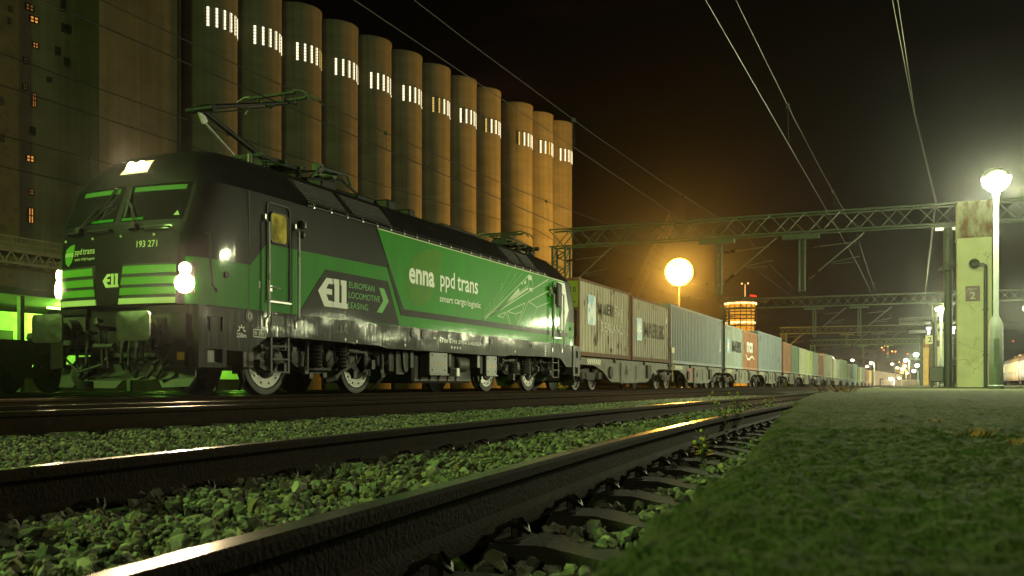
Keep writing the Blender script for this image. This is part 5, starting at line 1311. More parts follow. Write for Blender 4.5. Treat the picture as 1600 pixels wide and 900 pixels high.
platform_lamp('round headed lamp post on the platform behind the viewpoint', 2.2, -13.5, 4.28, 1500)

# flood light masts of the yard
GLARE_DISC = [(0, 1.2)]+[(.46*cos(pi*j/3), 1.2+.46*sin(pi*j/3)) for j in range(6)]+[(.90*cos(pi*j/6+.26), 1.2+.90*sin(pi*j/6+.26)) for j in range(12)]+[(1.32*cos(pi*j/12+.1), 1.2+1.32*sin(pi*j/12+.1)) for j in range(24)]  # heads packed into a disc, sized to imitate the sodium lamp's glare
def orient(mb, c, A):
    T = Matrix.Translation(c) @ Vector((0, 0, 1)).rotation_difference(A).to_matrix().to_4x4(); mb.v = [tuple(T @ Vector(v)) for v in mb.v]
def mast(label, loc, h, colr, power, headw, n, aim):
    m = thing('flood_light_mast', label, 'light mast', loc, 0, 'flood light masts of the yard')
    mb = MB(); mb.tube([(0, 0, -.3), (0, 0, h)], .20, 12, r1=.10); mb.build('mast_pole', M_frame, m)
    A = Vector(aim).normalized(); sd = Vector((A.y, -A.x, 0)).normalized()
    mb = MB(); mb.bar(-sd*headw/2+Vector((0, 0, h)), sd*headw/2+Vector((0, 0, h)), .12); mb.build('cross_arm', M_frame, m)
    lampm = emis('flood_lamp_face', colr, 14.0)
    for k_ in range(n):
        c = sd*GLARE_DISC[k_ % 43][0]+Vector((0, 0, h+.3+GLARE_DISC[k_ % 43][1]))
        mb = MB(); mb.lathe([(.27, 0), (.27, .2)], (0, 0, 0), 'z', 12); orient(mb, c, A); mb.build('flood_lamp', M_frame, m)
        mb = MB(); mb.lathe([(.26, .205), (.25, .23), (1e-6, .24)], (0, 0, 0), 'z', 12); orient(mb, c, A); mb.build('lamp_face', lampm, m)
    point_light('flood_light', tuple(Vector((0, 0, h+1.1))+A*1.2), colr, power, headw*.6, m)
    return m
k_ = (1061-800)/F; Zs = 110.; sx, sy = Zs*(k_*CT-ST), Zs*(k_*ST+CT)
mast('blazing orange sodium flood light mast above the containers', (sx, sy, 0), (YH-425)/F*Zs+CAMZ-1.5, SODIUM[0], SODIUM[1], 1.8, 43, (.2, -.95, -.1))
mast('tall greenish flood light mast of the yard opposite the locomotive front', (-22, -9, 0), 14, MAST[0], MAST[1], 2.8, 19, (.5, .8, -.3))

# ------------------------------------------------------------------ platform pillars and their fittings
M_cream = pbr('cracked_cream_render', (.80, .79, .48), .85, var=.12, scale=1.6, second=(.60, .54, .28), sec_lo=.56, sec_hi=.74, sec_scale=1.0, bump=.15, bscale=14)
def add_cracks(m, sc=2.3):
    t = m.node_tree; N, L = t.nodes, t.links; b = N['Principled BSDF']; src = b.inputs['Base Color'].links[0].from_socket
    c = N.new('ShaderNodeTexCoord'); nn = N.new('ShaderNodeTexNoise'); nn.inputs['Scale'].default_value = 2.5; L.new(c.outputs['Object'], nn.inputs['Vector'])
    mxv = N.new('ShaderNodeMixRGB'); mxv.inputs[0].default_value = .22; L.new(c.outputs['Object'], mxv.inputs[1]); L.new(nn.outputs['Color'], mxv.inputs[2])
    v = N.new('ShaderNodeTexVoronoi'); v.feature = 'DISTANCE_TO_EDGE'; v.inputs['Scale'].default_value = sc; L.new(mxv.outputs[0], v.inputs['Vector'])
    r = N.new('ShaderNodeMapRange'); r.inputs['From Min'].default_value = .0015; r.inputs['From Max'].default_value = .011; L.new(v.outputs['Distance'], r.inputs[0])
    n2 = N.new('ShaderNodeTexNoise'); n2.inputs['Scale'].default_value = .9; L.new(c.outputs['Object'], n2.inputs['Vector'])
    g = N.new('ShaderNodeMath'); g.operation = 'GREATER_THAN'; g.inputs[1].default_value = .46; L.new(n2.outputs['Fac'], g.inputs[0])
    mm = N.new('ShaderNodeMath'); mm.operation = 'MAXIMUM'; L.new(r.outputs[0], mm.inputs[0]); L.new(g.outputs[0], mm.inputs[1])
    x = N.new('ShaderNodeMixRGB'); L.new(mm.outputs[0], x.inputs[0]); x.inputs[1].default_value = (.26, .23, .10, 1); L.new(src, x.inputs[2]); L.new(x.outputs[0], b.inputs['Base Color'])
add_cracks(M_cream)
M_rustbox = pbr('rust_streaked_cream_steel', (.50, .46, .26), .75, var=.2, scale=3, second=(.20, .085, .02), sec_lo=.45, sec_hi=.6, sec_scale=1.6, stretch=(1.6, 1.6, .7))
M_maroon = pbr('maroon_sign_enamel', (.11, .028, .018), .4, var=.08)
def pillar(label, X, Y, w, zt, boxh, big=True):
    p = thing('platform_pillar', label, 'pillar', (X, Y, PZ-.08), 0, 'cream pillars along the platform'); H = zt-PZ+.08; h = w/2
    mb = MB(); mb.bevbox(-h, h, -h, h, 0, H-boxh, .02); mb.build('shaft', M_cream, p)
    mb = MB(); mb.bevbox(-h-.015, h+.015, -h-.015, h+.015, H-boxh+.02, H, .015); mb.box(-h-.04, h+.04, -h-.04, h+.04, H-boxh-.06, H-boxh+.015); mb.build('steel_cap', M_rustbox, p)
    mb = MB(); mb.tube([(h*.62, -h-.07, .02), (h*.62, -h-.07, H-boxh-1.15)], .065, 10); mb.tube([(h*.62, -h-.07, H-boxh-1.15), (h*.62, -h+.05, H-boxh-1.05)], .065, 10)
    for zz in (1.2, 2.8): mb.box(h*.62-.09, h*.62+.09, -h-.08, -h, zz, zz+.04)
    mb.build('downpipe', M_galv2 if big else M_cream, p)
    return p
def platform_sign(label, X, Y, z, s=.46):
    t = thing('platform_sign', label, 'sign', (X, Y, z), 0, 'maroon platform number signs')
    mb = MB(); mb.bevbox(-s/2, s/2, -.02, .0, -s*.58, s*.58, .006); pn = mb.build('panel', M_maroon, t)
    mb = MB(); f = lambda u, v: (u, -.0235, v)
    text_on(mb, 'PERON', -s*.33, s*.30, s*.66, s*.13, f, .01); text_on(mb, '2', -s*.20, -s*.42, s*.40, s*.56, f, .02); mb.build('lettering', pbr('cream_sign_lettering', (.62, .56, .38), .5, var=.05), pn)
def loudspeaker(label, X, Y, z, s=1.0):
    t = thing('loudspeaker', label, 'loudspeaker', (X, Y, z), 0, 'horn loudspeakers on the pillars')
    mb = MB(); mb.lathe([(.05*s, -.02), (.05*s, -.16), (.10*s, -.24), (.17*s, -.34), (.175*s, -.36), (.15*s, -.34), (.06*s, -.22), (1e-6, -.21)], (0, 0, 0), 'y', 20); mb.build('horn', M_galv2, t)
    mb = MB(); mb.bar((0, -.02, -.05), (0, 0.0, -.05), .10, .10); mb.box(.1*s, .34*s, -.06, .0, -.09*s, .05*s); mb.build('bracket', M_galv, t)
PX, PY, PW = 1.72, 38.2, 1.12
k2 = lambda px, Y: ((px-800)/F*Y*CT-Y*ST)/(CT+(px-800)/F*ST)
pillar('thick cracked cream pillar with a rusty steel cap and loudspeaker', PX, PY, PW, CAMZ+(YH-316)/F*34.2, 1.24)
platform_sign('maroon sign with a large 2 on the thick pillar', PX-.06, PY-PW/2-.002, CAMZ+(YH-459)/F*34, .46)
loudspeaker('grey horn loudspeaker on the thick pillar above the maroon sign', PX-.02, PY-PW/2, CAMZ+(YH-414)/F*34)
t = thing('wall_lamp', 'small unlit shaded lamp on the side of the thick pillar', 'wall lamp', (PX-PW/2, PY, CAMZ+(YH-415)/F*34))
mb = MB(); mb.tube([(0, 0, .1), (-.25, -.1, .16), (-.4, -.15, .08)], .03, 7); mb.build('arm', M_galv, t); mb = MB(); mb.lathe([(.04, .08), (.16, .0), (.2, -.1)], (-.42, -.16, 0), 'z', 16); mb.build('lamp_shade', M_galv, t)
Y2 = 84.5; X2 = k2(1467, Y2)
Z2 = Y2*CT-X2*ST
pillar('slimmer cream pillar with rusty cap under the dark canopy, second on the platform', X2, Y2, .98, CAMZ+(YH-474)/F*Z2, 1.2, False)
platform_sign('small maroon sign with a 2 on the second pillar', X2+.05, Y2-.49-.002, CAMZ+(YH-537)/F*Z2, .42)
loudspeaker('small dark loudspeaker on the second pillar', X2+.08, Y2-.49, CAMZ+(YH-516)/F*Z2, .9)
Y3 = 118.; X3 = k2(1446, Y3); pillar('narrow yellowish pillar beyond the second pillar', X3, Y3, .95, CAMZ+(YH-530)/F*(Y3*CT-X3*ST), .9, False)
t = thing('gas_box', 'low grey cabinet between the steel column and the thick pillar', 'cabinet', (PX-.95, PY+3.2, PZ-.05)); MB().bevbox(-.5, .45, -.3, .3, .25, .85, .03).build('cabinet_body', M_galv, t); mb = MB(); mb.box(-.45, -.35, -.25, .25, 0, .25); mb.box(.3, .4, -.25, .25, 0, .25); mb.build('leg', M_galv2, t)

# departure board and canopy by the second pillar
M_screen = pbr('black_display_screen', (.012, .012, .016), .2, var=.05)
M_digit = emis('lit_white_display_digits', (.8, .85, 1.0), 2.2)
Yd = 82.; zd = lambda py, X=0: CAMZ+(YH-py)/F*(Yd*CT-X*ST)
def board(label, p0, p1, d0):
    a, b = k2(p0, Yd), k2(p1, Yd); t = thing('departure_board', label, 'display board', (a, Yd, zd(509)))
    h = zd(509)-zd(524); w = b-a
    MB().bevbox(0, w, -.12, .12, -h, 0, .02).build('case', M_frame, t)
    mb = MB(); mb.box(.12, w*.78, -.128, -.122, -h*.78, -h*.42); mb.build('screen', M_screen, t)
    dg = k2(d0, Yd)-a
    mb = MB(); f = lambda u, v: (u, -.131, v); 
    mb.box(dg-.10, dg+.10, -.131, -.125, -h*.92, -h*.42); mb.box(dg-.17, dg+.17, -.131, -.125, -h*.40, -h*.16); mb.build('lit_digit', M_digit, t)
    mb = MB(); mb.bar((w*.3, 0, 0), (w*.3, 0, .28), .05); mb.bar((w*.7, 0, 0), (w*.7, 0, .28), .05); mb.build('hanger', M_galv2, t)
board('black departure board with one lit white symbol, above the pale number sign', 1418, 1455, 1451)
board('black departure board partly hidden behind the grey steel column', 1484, 1497, 1489.5)
t = thing('platform_canopy', 'thin dark canopy roof over the departure boards', 'canopy', (k2(1405, Yd), Yd, zd(508)))
w = k2(1500, Yd)-k2(1405, Yd); MB().bevbox(0, w, -1.2, 3, .22, .55, .03).build('roof_slab', M_frame, t)
mb = MB(); mb.box(w*.34, w*.40, .8, 1.0, zd(604)-zd(508), .22); mb.box(w*.52, w*.58, .8, 1.0, zd(604)-zd(508), .22); mb.build('post', M_galv2, t)
t = thing('number_sign', 'pale square sign with a dark 2 under a departure board', 'sign', (k2(1453, Yd), Yd-.15, zd(531)))
MB().bevbox(-.33, .33, -.03, .0, -.33, .33, .01).build('panel', M_cream, t); mb = MB(); text_on(mb, '2', -.13, -.2, .26, .4, lambda u, v: (u, -.034, v), .02); mb.build('lettering', M_frame, t)

# ------------------------------------------------------------------ passenger train far right
M_emu = pbr('tan_railcar_paint', (.32, .17, .06), .5, var=.2, scale=2, second=(.2, .10, .04)); M_emuw = emis('lit_train_window', (1.0, .80, .35), .5)
def railcar(label, y0, L_):
    t = thing('railcar', label, 'railcar', (12.0, y0, 0), 0, 'cars of the lit passenger train')
    pr = [(-1.45, .75), (-1.5, 1.1), (-1.5, 3.0), (-1.35, 3.45), (-.9, 3.75), (0, 3.85), (.9, 3.75), (1.35, 3.45), (1.5, 3.0), (1.5, 1.1), (1.45, .75)]
    MB().prism(pr, 0, L_, 'y').build('body', M_emu, t)
    for k_ in range(int(L_/1.6)):
        y = .8+k_*1.6
        if k_ % 5 == 2:
            mb = MB(); mb.box(-1.52, -1.503, y, y+1.2, .85, 2.95); d = mb.build('door', M_emu, t); mb = MB(); mb.box(-1.527, -1.522, y+.15, y+.5, 1.9, 2.7); mb.box(-1.527, -1.522, y+.7, y+1.05, 1.9, 2.7); mb.build('door_window', M_emuw, d)
        else:
            mb = MB(); mb.box(-1.515, -1.503, y, y+1.15, 1.9, 2.75); wv = mb.build('window', M_emuw, t)
            mb = MB()
            for q in (0, .58, 1.15): mb.box(-1.53, -1.516, y+q-.03, y+q+.03, 1.9, 2.75)
            mb.build('window_frame', M_emu, wv)
    mb = MB()
    for yc in (3, L_-3):
        for dy in (-1.1, 1.1):
            for s_ in (-1, 1): mb.lathe([(.44, s_*.7), (.44, s_*.82), (1e-6, s_*.84)], (0, yc+dy, .44), 'x', 18)
        mb.box(-1.1, 1.1, yc-1.6, yc+1.6, .4, .75)
    mb.build('bogie', M_wagdk, t)
    mb = MB(); mb.bevbox(-.7, .7, L_*.3, L_*.45, 3.8, 4.05, .05); mb.bevbox(-.7, .7, L_*.6, L_*.72, 3.8, 4.0, .05); mb.build('roof_unit', M_emu, t)
railcar('tan passenger railcar with bright windows, larger of the two cars', 104, 22.5); railcar('tan passenger railcar with bright windows, farther car ending beside the lamp pole', 127.2, 22.5)

# ------------------------------------------------------------------ far lit round tower, hall, wall and street lamps
M_gold = emis('golden_lit_glass', (1.0, .40, .035), .75); M_white_ring = emis('white_lit_ring', (1.0, .74, .34), 2.4)
Zt = 235.; kt = (1157-800)/F; tx, ty = Zt*(kt*CT-ST), Zt*(kt*ST+CT)
t = thing('round_tower', 'round glass tower lit golden with white rings, behind the containers', 'tower', (tx, ty, -.3)); H = (YH-469)/F*Zt+.6; R_ = 3.7
mb = MB(); mb.lathe([(R_*.86, 0), (R_*.88, H*.76), (R_, H*.97)], (0, 0, 0), 'z', 40); core = mb.build('glass_wall', M_gold, t)
mb = MB()
for f_ in (.70, .78, .82, .86, .90): mb.lathe([(R_*1.0, H*f_-.12), (R_*1.03, H*f_-.12), (R_*1.03, H*f_+.12), (R_*1.0, H*f_+.12)], (0, 0, 0), 'z', 40)
for k_ in range(18):
    a = 2*pi*k_/18; mb.bar((R_*1.02*cos(a), R_*1.02*sin(a), 0), (R_*1.06*cos(a), R_*1.06*sin(a), H), .14)
mb.lathe([(R_*1.05, H), (R_*1.08, H), (R_*1.08, H+.5), (R_*1.05, H+.5)], (0, 0, 0), 'z', 40); mb.build('gallery_frame', M_frame, t)
mb = MB()
for f_, q in ((.735, .95), (.955, 1.045)): mb.lathe([(R_*q, H*f_-.22), (R_*q+.1, H*f_-.22), (R_*q+.1, H*f_+.22), (R_*q, H*f_+.22)], (0, 0, 0), 'z', 40)
mb.build('lit_ring', M_white_ring, t)
mb = MB(); mb.bar((R_*.3, 0, H), (R_*.3, 0, H+3.8), .12); mb.sphere((R_*.1, -.2, H+4), .22, 8); mb.sphere((R_*.5, -.2, H+4), .22, 8); mb.build('roof_lamp', emis('small_warm_lamp', (1, .6, .25), 2.0), t)
mb = MB(); mb.bar((R_*.7, -R_*.5, H+.9), (R_*1.1, -R_*.4, H+.7), .35); mb.build('red_beacon', emis('red_beacon', (1, .05, .02), 1.5), t)

def far(px, Z): k_ = (px-800)/F; return Z*(k_*CT-ST), Z*(k_*ST+CT)
M_hall = pbr('dark_hall_cladding', (.10, .09, .07), .9, var=.3, scale=.5)
a = Vector((*far(1292, 330), 0)); b = Vector((*far(1372, 330), 0)); t = thing('station_hall', 'dark gabled hall barely visible behind the far gantry', 'building', (a.x, a.y, -.3)); d = b-a; bk = Vector((-d.y, d.x, 0)).normalized()*30
hz = (YH-548)/F*330; ha = (YH-537)/F*330
pts = [Vector((0, 0, 0)), d, d+Vector((0, 0, hz)), d*.5+Vector((0, 0, ha)), Vector((0, 0, hz))]
mb = MB(); mb.add(pts+[p+bk for p in pts], [(0, 1, 2, 3, 4), (9, 8, 7, 6, 5), (0, 5, 6, 1), (1, 6, 7, 2), (0, 4, 9, 5)]); mb.build('wall', M_hall, t)
mb = MB(); e_ = Vector((0, 0, .25))
mb.add([pts[2]+e_, pts[3]+e_, pts[3]+bk+e_, pts[2]+bk+e_], [(0, 1, 2, 3)]); mb.add([pts[4]+e_, pts[3]+e_, pts[3]+bk+e_, pts[4]+bk+e_], [(0, 1, 2, 3)]); mb.build('roof', M_latt, t)
mb = MB(); nrm = -bk.normalized()*.15
for k_ in range(7):
    for q in (.35, .62): c = d*((k_+.5)/7)+nrm; mb.add([c-d*.05+Vector((0, 0, hz*q)), c+d*.05+Vector((0, 0, hz*q)), c+d*.05+Vector((0, 0, hz*(q+.18))), c-d*.05+Vector((0, 0, hz*(q+.18)))], [(0, 1, 2, 3)])
mb.build('window', M_frame, t)
# white lit building and fence at the end of the tracks
M_wht = pbr('white_painted_wall', (.72, .66, .52), .8, var=.15, scale=.5)
a = Vector((*far(1366, 262), 0)); b = Vector((*far(1436, 262), 0)); d = b-a; u = d.normalized(); bk = Vector((-u.y, u.x, 0))
t = thing('white_building', 'low white building with a sloping roof, lit by lamps past the train end', 'building', (a.x, a.y, -.3))
mb = MB(); h0, h1 = 4.4, 3.2; mb.add([Vector((0, 0, 0)), d*.62, d*.62+Vector((0, 0, h1)), Vector((0, 0, h0))]+[v+bk*10 for v in (Vector((0, 0, 0)), d*.62, d*.62+Vector((0, 0, h1)), Vector((0, 0, h0)))], [(0, 1, 2, 3), (7, 6, 5, 4), (0, 4, 5, 1), (1, 5, 6, 2), (2, 6, 7, 3), (3, 7, 4, 0)]); mb.build('wall', M_wht, t)
mb = MB(); mb.bar(Vector((-.3, -.3, h0+.25)), d*.63+Vector((.3, -.3, h1+.25)), .5, .3); mb.build('roof_edge', M_frame, t)
mb = MB()
for q in (.12, .3, .48): c = d*q-bk*.06; mb.add([c, c+u*1.1, c+u*1.1+Vector((0, 0, 2.2)), c+Vector((0, 0, 2.2))], [(0, 1, 2, 3)])
mb.build('door', M_galv2, t)
t = thing('picket_fence', 'pale upright slat fence in front of the low white building', 'fence', (a.x, a.y, -.2)); mb = MB()
for k_ in range(46): p = d*(k_/46)-bk*5; mb.bar(p, p+Vector((0, 0, 1.75)), .14, .05)
mb.build('slat_panel', M_wht, t); mb = MB(); mb.bar(d*0-bk*5.06+Vector((0, 0, .4)), d-bk*5.06+Vector((0, 0, .4)), .06); mb.bar(-bk*5.06+Vector((0, 0, 1.4)), d-bk*5.06+Vector((0, 0, 1.4)), .06); mb.build('fence_rail', M_wht, t)
M_str = emis('warm_street_lamp', (1.0, .82, .46), 14); M_strg = emis('green_white_street_lamp', (.70, 1.0, .66), 14); M_stro = emis('orange_street_lamp', (1.0, .50, .10), 14)
def street_lamp(label, px, py, Z, m, lightcol=None, power=0, r=.26, bend=1):
    x, y = far(px, Z); h = (YH-py)/F*Z+CAMZ; t = thing('street_lamp', label, 'street lamp', (x, y, -.25), 0, 'distant street lamps'); h += .25
    mb = MB(); mb.tube([(0, 0, 0), (0, 0, h-.3), (-.1*bend, 0, h), (-.6*bend, -.1, h+.12)], .09, 8, r1=.06); mb.build('pole', M_pole, t)
    mb = MB(); mb.lathe([(1e-6, -r*.8), (r*.7, -r*.6), (r, 0), (r*.6, r*.5), (1e-6, r*.6)], (-.75*bend, -.12, h+.05), 'z', 12); mb.build('lamp_head', m, t)
    if power: point_light('street_light', (-.8*bend, -.45, h-.55), lightcol, power, .2, t)
street_lamp('street lamp showing above the tall containers, highest of the row behind the train', 1303, 558, 205, M_str, (1, .85, .55), 2600, .42)
street_lamp('second street lamp behind the train', 1337, 563, 235, M_str, None, 0, .40)
street_lamp('low street lamp close above the far containers', 1360, 573, 240, M_str, None, 0, .36)
street_lamp('street lamp just past the last container', 1366, 567, 245, M_str, (1, .85, .5), 3000, .42)
street_lamp('street lamp above the bright glare on the white building', 1399, 569, 250, M_str, None, 0, .38)
street_lamp('street lamp above the pale fence', 1407, 575, 252, M_str, None, 0, .36)
street_lamp('dazzling low lamp on the corner of the white building', 1397, 592, 240, M_str, (1, .9, .55), 5000, .55)
street_lamp('low lamp at the pale fence beside the dazzling one', 1410, 591, 246, M_str, None, 0, .36)
street_lamp('tall warm street lamp over the cluster of small lights', 1421, 563, 200, M_str, (1, .8, .5), 2500, .46)
street_lamp('orange street lamp below the tall warm one', 1416, 577, 215, M_stro, (1, .5, .1), 3500, .5)
street_lamp('small warm lamp under the tall warm street lamp', 1419, 572, 225, M_str, None, 0, .38); street_lamp('small pale lamp low between orange and green lights', 1423, 583, 230, M_str, None, 0, .34)
street_lamp('dazzling green white lamp beside the second pillar', 1438.5, 554, 165, M_strg, (.6, 1, .6), 3500, .45)
street_lamp('small lamp touching the dazzling green one', 1447, 551, 170, M_strg, None, 0, .3); street_lamp('green white lamp below the dazzling green one', 1440, 571, 175, M_strg, (.7, 1, .6), 1500, .4); street_lamp('lowest green white lamp beside the yellowish pillar', 1434.5, 580, 178, M_strg, None, 0, .36)
street_lamp('low dazzling lamp between thick pillar and lamp pole', 1548.5, 568, 120, M_str, (1, .95, .7), 900, .22)
# hillside with the lights of houses
hx = np.linspace(-230, 190, 60); hy = np.linspace(440, 515, 10); HX, HY = np.meshgrid(hx, hy)
HZ = (HY-440)/75*(19+9*vnoise(HX/60, HY/90, 61)*2)-1
nv, nu = HX.shape; idx = np.arange(nv*nu).reshape(nv, nu); fc = np.stack([idx[:-1, :-1], idx[:-1, 1:], idx[1:, 1:], idx[1:, :-1]], -1).reshape(-1, 4)
tag(raw_mesh('hills', np.stack([HX, HY, HZ], -1).reshape(-1, 3), fc, pbr('dark_wooded_hillside', (.03, .032, .02), 1, var=.4, scale=.05), smooth=True), kind='structure')
M_hl = [emis('warm_house_light', (1, .55, .2), 3.0), emis('red_mast_light', (1, .10, .03), 2.5), emis('white_house_light', (1, .8, .55), 3.2)]
rr = random.Random(5)
for px, py, c_ in ((1271, 550, 1), (1280, 549, 2), (1284, 552, 0), (1288, 551, 1), (1291, 549, 0), (1293, 549, 2), (1296, 550, 0), (1299, 551, 1), (1289, 546, 0), (1378, 543, 0), (1381, 547, 1), (1382, 540, 0), (1387, 541, 0), (1387, 552, 1), (1394, 549, 0), (1399, 549, 0), (1399, 550, 1), (1418, 553, 1), (1442, 543, 0), (1448, 542, 2), (1405, 566, 0), (1412, 568, 1), (1425, 578, 0), (1430, 578, 2), (1583, 533, 1)):
    Z = 470+rr.uniform(-6, 6); x, y = far(px, Z); z = (YH-py)/F*Z+CAMZ
    side_ = 'on the dark hillside above the far containers' if px < 1310 else 'on the dark hillside above the white building' if px < 1402 else 'in the cluster low beside the platform lamps' if px < 1500 else 'beyond the lamp pole'
    cl = ('orange', 'red', 'whitish')[c_]
    t = thing('house_light', 'tiny %s house light %s' % (cl, side_), 'distant light', (x, y, z), 0, 'tiny %s house lights %s' % (cl, side_))
    mb = MB(); mb.lathe([(1e-6, -.4), (.42, -.2), (.42, .2), (1e-6, .4)], (0, 0, 0), 'z', 8); mb.build('lamp', M_hl[c_], t); mb = MB(); mb.box(-.08, .08, -.08, .08, -2.0, -.4); mb.build('post', M_frame, t)

# ------------------------------------------------------------------ left edge: loading shed, flat wagon, foot bridge
M_shed = pbr('pale_green_shed_wall', (.42, .46, .30), .8, var=.2, scale=.8, second=(.28, .30, .18)); M_tube = emis('lit_green_tube_lamp', (.45, 1.0, .15), 9)
Xs = -29.
sy0, sy1 = 12., 36.
t = thing('loading_shed', 'low shed glowing green under tube lamps behind the flat wagon', 'shed', (Xs, 0, -.25))
MB().box(-4, 0, sy0, sy1, 0, 3.05).build('wall', M_shed, t)
mb = MB(); mb.box(-4.3, 3.4, sy0-.5, sy1+.5, 3.3, 3.52); mb.build('roof', M_frame, t)
mb = MB(); mb.box(0, 2.6, sy0, sy1, .0, .75); mb.build('loading_dock', M_conc2, t)
for k_ in range(7):
    mb = MB(); y = sy0+1.2+k_*3.2; mb.box(.012, .04, y, y+1.0, 1.7, 2.4); wv = mb.build('window', M_frame, t)
for k_ in range(5):
    y = sy0+3+k_*4.6; mb = MB(); mb.tube([(1.2, y, 3.2), (1.2, y+1.4, 3.2)], .04, 8); mb.build('tube_lamp', M_tube, t); point_light('tube_light', (1.2, y+.7, 3.05), (.33, 1.0, .07), 560, .15, t)
for k_ in range(6): mb = MB(); mb.box(3.0, 3.15, sy0+.5+k_*4.5, sy0+.65+k_*4.5, 0, 3.3); mb.build('post', M_frame, t)
t = thing('flat_wagon', 'low dark empty flat wagon in front of the green lit shed', 'freight wagon', (-20.4, 6, .09))
mb = MB(); mb.box(-1.35, 1.35, 0, 12.5, .95, 1.22); mb.prism([(1.0, .95), (11.5, .95), (10, .55), (2.5, .55)], 1.0, 1.1, 'x'); mb.prism([(1.0, .95), (11.5, .95), (10, .55), (2.5, .55)], -1.1, -1.0, 'x'); mb.build('deck', M_wagdk, t)
mb = MB()
for k_ in range(9): mb.lathe([(.10, 1.22), (.16, 1.28), (.12, 1.40), (1e-6, 1.42)], (1.1, .6+k_*1.4, 0), 'z', 10)
mb.build('bollard', M_wagdk, t)
for q in (2.2, 10.3): wagon_bogie(t, q)
# foot bridge
M_rails = pbr('rusty_bridge_steel', (.16, .12, .075), .7, var=.25, scale=2)
Yf0 = Vector((-33.5, 26., 0)); Yf1 = Vector((-20.5, 29.5, 0))
a = hit(-60, Vector((-34, 30, 0)), Vector((0, 1, 0))); b = hit(92, Vector((-34, 30, 0)), Vector((0, 1, 0)))
zt = zat(b, 386); zd_ = zat(b, 403); zb = zat(b, 424)
t = thing('foot_bridge', 'steel lattice foot bridge with railings above the green lit shed', 'bridge', (a.x, a.y, 0)); d = b-a; d = d*1.25
mb = MB(); mb.bar(Vector((0, 0, zd_)), d+Vector((0, 0, zd_)), 1.4, .12); mb.build('deck', M_rails, t)
mb = MB(); nrm = Vector((-d.y, d.x, 0)).normalized()
for s_ in (-.75, .75):
    o = nrm*s_; mb.bar(o+Vector((0, 0, zb)), o+d+Vector((0, 0, zb)), .10); mb.bar(o+Vector((0, 0, zd_-.1)), o+d+Vector((0, 0, zd_-.1)), .10); n = 9
    for k_ in range(n): p = o+d*(k_/n); q = o+d*((k_+.5)/n); r_ = o+d*((k_+1)/n); mb.bar(p+Vector((0, 0, zb)), q+Vector((0, 0, zd_-.1)), .06); mb.bar(q+Vector((0, 0, zd_-.1)), r_+Vector((0, 0, zb)), .06)
mb.build('lattice_girder', M_rails, t)
mb = MB()
for s_ in (-.75, .75):
    o = nrm*s_; mb.bar(o+Vector((0, 0, zt)), o+d+Vector((0, 0, zt)), .05); mb.bar(o+Vector((0, 0, (zt+zd_)/2)), o+d+Vector((0, 0, (zt+zd_)/2)), .03)
    for k_ in range(56): p = o+d*(k_/56); mb.bar(p+Vector((0, 0, zd_)), p+Vector((0, 0, zt)), .05 if k_ % 8 == 0 else .02)
mb.build('railing', M_rails, t)
mb = MB()
for q in (.05, .95): p = d*q; mb.bar(p+Vector((0, 0, -.2)), p+Vector((0, 0, zb)), .3)
mb.build('pier', M_rails, t)

# ------------------------------------------------------------------ slanted lattice mast by the flood light, seen past the beam
JZ = 122.
t = thing('crane_jib', 'slanting thin lattice crane jib beside the blazing flood light', 'crane', (*far(984, JZ), 0))
x0, y0 = far(984, JZ); x1, y1 = far(1050, JZ)
mb = MB(); lattice(mb, (0, 0, (YH-470)/F*JZ), (x1-x0, y1-y0, (YH-338)/F*JZ), 1.25, 1.25, 13, .028, .018, Vector((-.5, 0, .8)).normalized()); mb.build('jib', pbr('yellow_crane_paint', (.15, .10, .025), .6, var=.2), t)
mb = MB(); mb.bar((-.6, .5, 0), (-.1, 0, (YH-466)/F*JZ), .9, .9); mb.build('crane_mast', M_wagdk, t)

# ------------------------------------------------------------------ weeds by the platform edge and dry tufts on it
M_weed = pbr('dark_weed_stem', (.05, .075, .02), .7, var=.3, scale=9); M_leaf = pbr('weed_leaf', (.07, .13, .025), .6, var=.3, scale=9); M_flow = pbr('yellow_weed_flower', (.45, .42, .03), .6, var=.1); M_dry = pbr('dry_orange_grass', (.42, .17, .04), .8, var=.3, scale=20)
def weed(label, X, Y, z, h, n, seed, lean=(0, 0)):
    rr = random.Random(seed); t = thing('weed', label, 'weed', (X, Y, z)); mbs, mbl, fl = MB(), MB(), []
    for k_ in range(n):
        a = rr.uniform(0, 2*pi); hh = h*rr.uniform(.45, 1); sp_ = hh*rr.uniform(.05, .35); p = [Vector((.02*cos(a), .02*sin(a), 0))]
        for i in range(1, 6): f_ = i/5; p.append(Vector((sp_*f_**1.5*cos(a)+lean[0]*f_*hh+rr.uniform(-.008, .008), sp_*f_**1.5*sin(a)+lean[1]*f_*hh, hh*f_)))
        mbs.tube(p, .0042, 5, r1=.0018)
        for i in range(1, 6):
            for _ in range(2):
                b = rr.uniform(0, 2*pi); L_ = rr.uniform(.03, .075); u = Vector((cos(b), sin(b), rr.uniform(-.2, .5))); v = Vector((-sin(b), cos(b), 0))*L_*.18; c = p[i].lerp(p[i-1], rr.random())
                mbl.add([c, c+u*L_*.5+v, c+u*L_, c+u*L_*.5-v], [(0, 1, 2, 3)])
            if rr.random() < .35:
                b = rr.uniform(0, 2*pi); q = p[i]+Vector((cos(b)*.05, sin(b)*.05, .05)); mbs.tube([p[i], q], .0018, 4)
                if rr.random() < .6: fl.append(q)
        if rr.random() < .5: fl.append(p[-1])
    mbs.build('stem', M_weed, t); mbl.build('leaves', M_leaf, t)
    for c in fl: mbf = MB(); mbf.sphere(c, .011, 6); mbf.build('flower', M_flow, t)
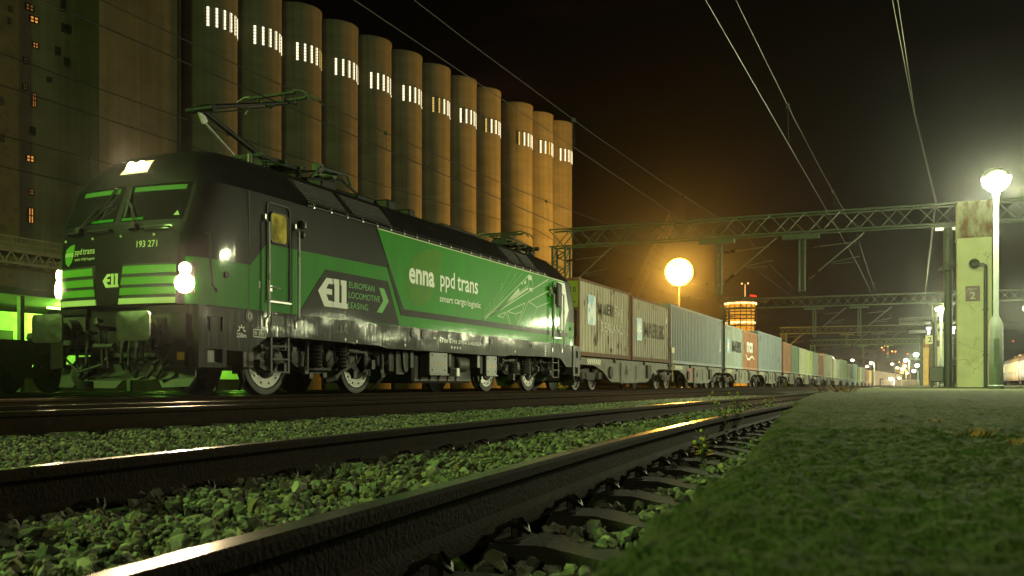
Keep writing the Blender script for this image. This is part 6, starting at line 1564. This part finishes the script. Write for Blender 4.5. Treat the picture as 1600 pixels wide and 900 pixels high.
def gp(px, py, zz):
    """plan point seen at a pixel on the level zz"""
    Z = F*(CAMZ-zz)/(py-YH); k_ = (px-800)/F; return Z*(k_*CT-ST), Z*(k_*ST+CT)
for i, (px, py, h, n, lb, ln) in enumerate(((1128, 678, .34, 9, 'spindly dark weed before the tallest one in the rail gap', (-.05, 0)), (1149, 672, .46, 6, 'tallest weed with yellow flowers in the gap beside the platform', (-.10, .0)), (1165, 660, .28, 9, 'leafy weed with a yellow flower right behind the tallest one', (.12, 0)), (1192, 648, .30, 6, 'thin bending weed closest to the broken platform edge', (.15, 0)), (1205, 640, .22, 8, 'small low weed deep in the gap by the platform edge', (0, 0)), (1098, 715, .20, 7, 'low weed near the dark rail in front of the others', (.1, 0)))):
    X, Y = gp(px, py, -.13); weed(lb, X, Y, -.17, h, n, 20+i, ln)
def tuft(label, px, py, n, s, seed, mat, zz=PZ):
    rr = random.Random(seed); X, Y = gp(px, py, zz); t = thing('grass_tuft', label, 'grass tuft', (X, Y, zz+.002)); mb = MB()
    for k_ in range(n):
        a = rr.uniform(0, 2*pi); L_ = s*rr.uniform(.5, 1); c = Vector((rr.gauss(0, s*.5), rr.gauss(0, s*.5), 0)); u = Vector((cos(a), sin(a), 0)); w = Vector((-sin(a), cos(a), 0))*s*.03
        mb.add([c-w, c+w, c+u*L_*.5+Vector((0, 0, L_*.45))+w*.6, c+u*L_*.5+Vector((0, 0, L_*.45))-w*.6, c+u*L_+Vector((0, 0, L_*.35))], [(0, 1, 2, 3), (3, 2, 4)])
    mb.build('blades', mat, t)
tuft('dry orange grass tuft on the platform, the largest one', 1524, 683, 30, .038, 1, M_dry)
tuft('dry orange grass patch low on the far part of the platform edge', 1312, 613, 60, .22, 2, M_dry); tuft('thin dry orange tuft midway on the platform', 1403, 676, 10, .03, 3, M_dry)
tuft('dry orange tuft in the platform crack past the largest tuft', 1592, 696, 16, .034, 4, M_dry); tuft('flat orange patch of dry grass beyond the largest tuft', 1460, 664, 16, .035, 6, M_dry)

# ------------------------------------------------------------------ haze volume added for lamp halos, standing in for mist and lens bloom
m, nt_, b = new_mat('lamp_halo_haze'); nt_.nodes.remove(b); pv = nt_.nodes.new('ShaderNodeVolumePrincipled'); pv.inputs['Color'].default_value = (.9, .9, .9, 1); pv.inputs['Density'].default_value = .00025; pv.inputs['Anisotropy'].default_value = .935
nt_.links.new(pv.outputs[0], nt_.nodes['Material Output'].inputs['Volume'])
try: m.volume_sampling = 'MULTIPLE_IMPORTANCE'
except Exception: pass
o = MB().box(-310, 200, -100, 530, -3, 66).build('haze', m); tag(o, kind='stuff'); o.display_type = 'WIRE'
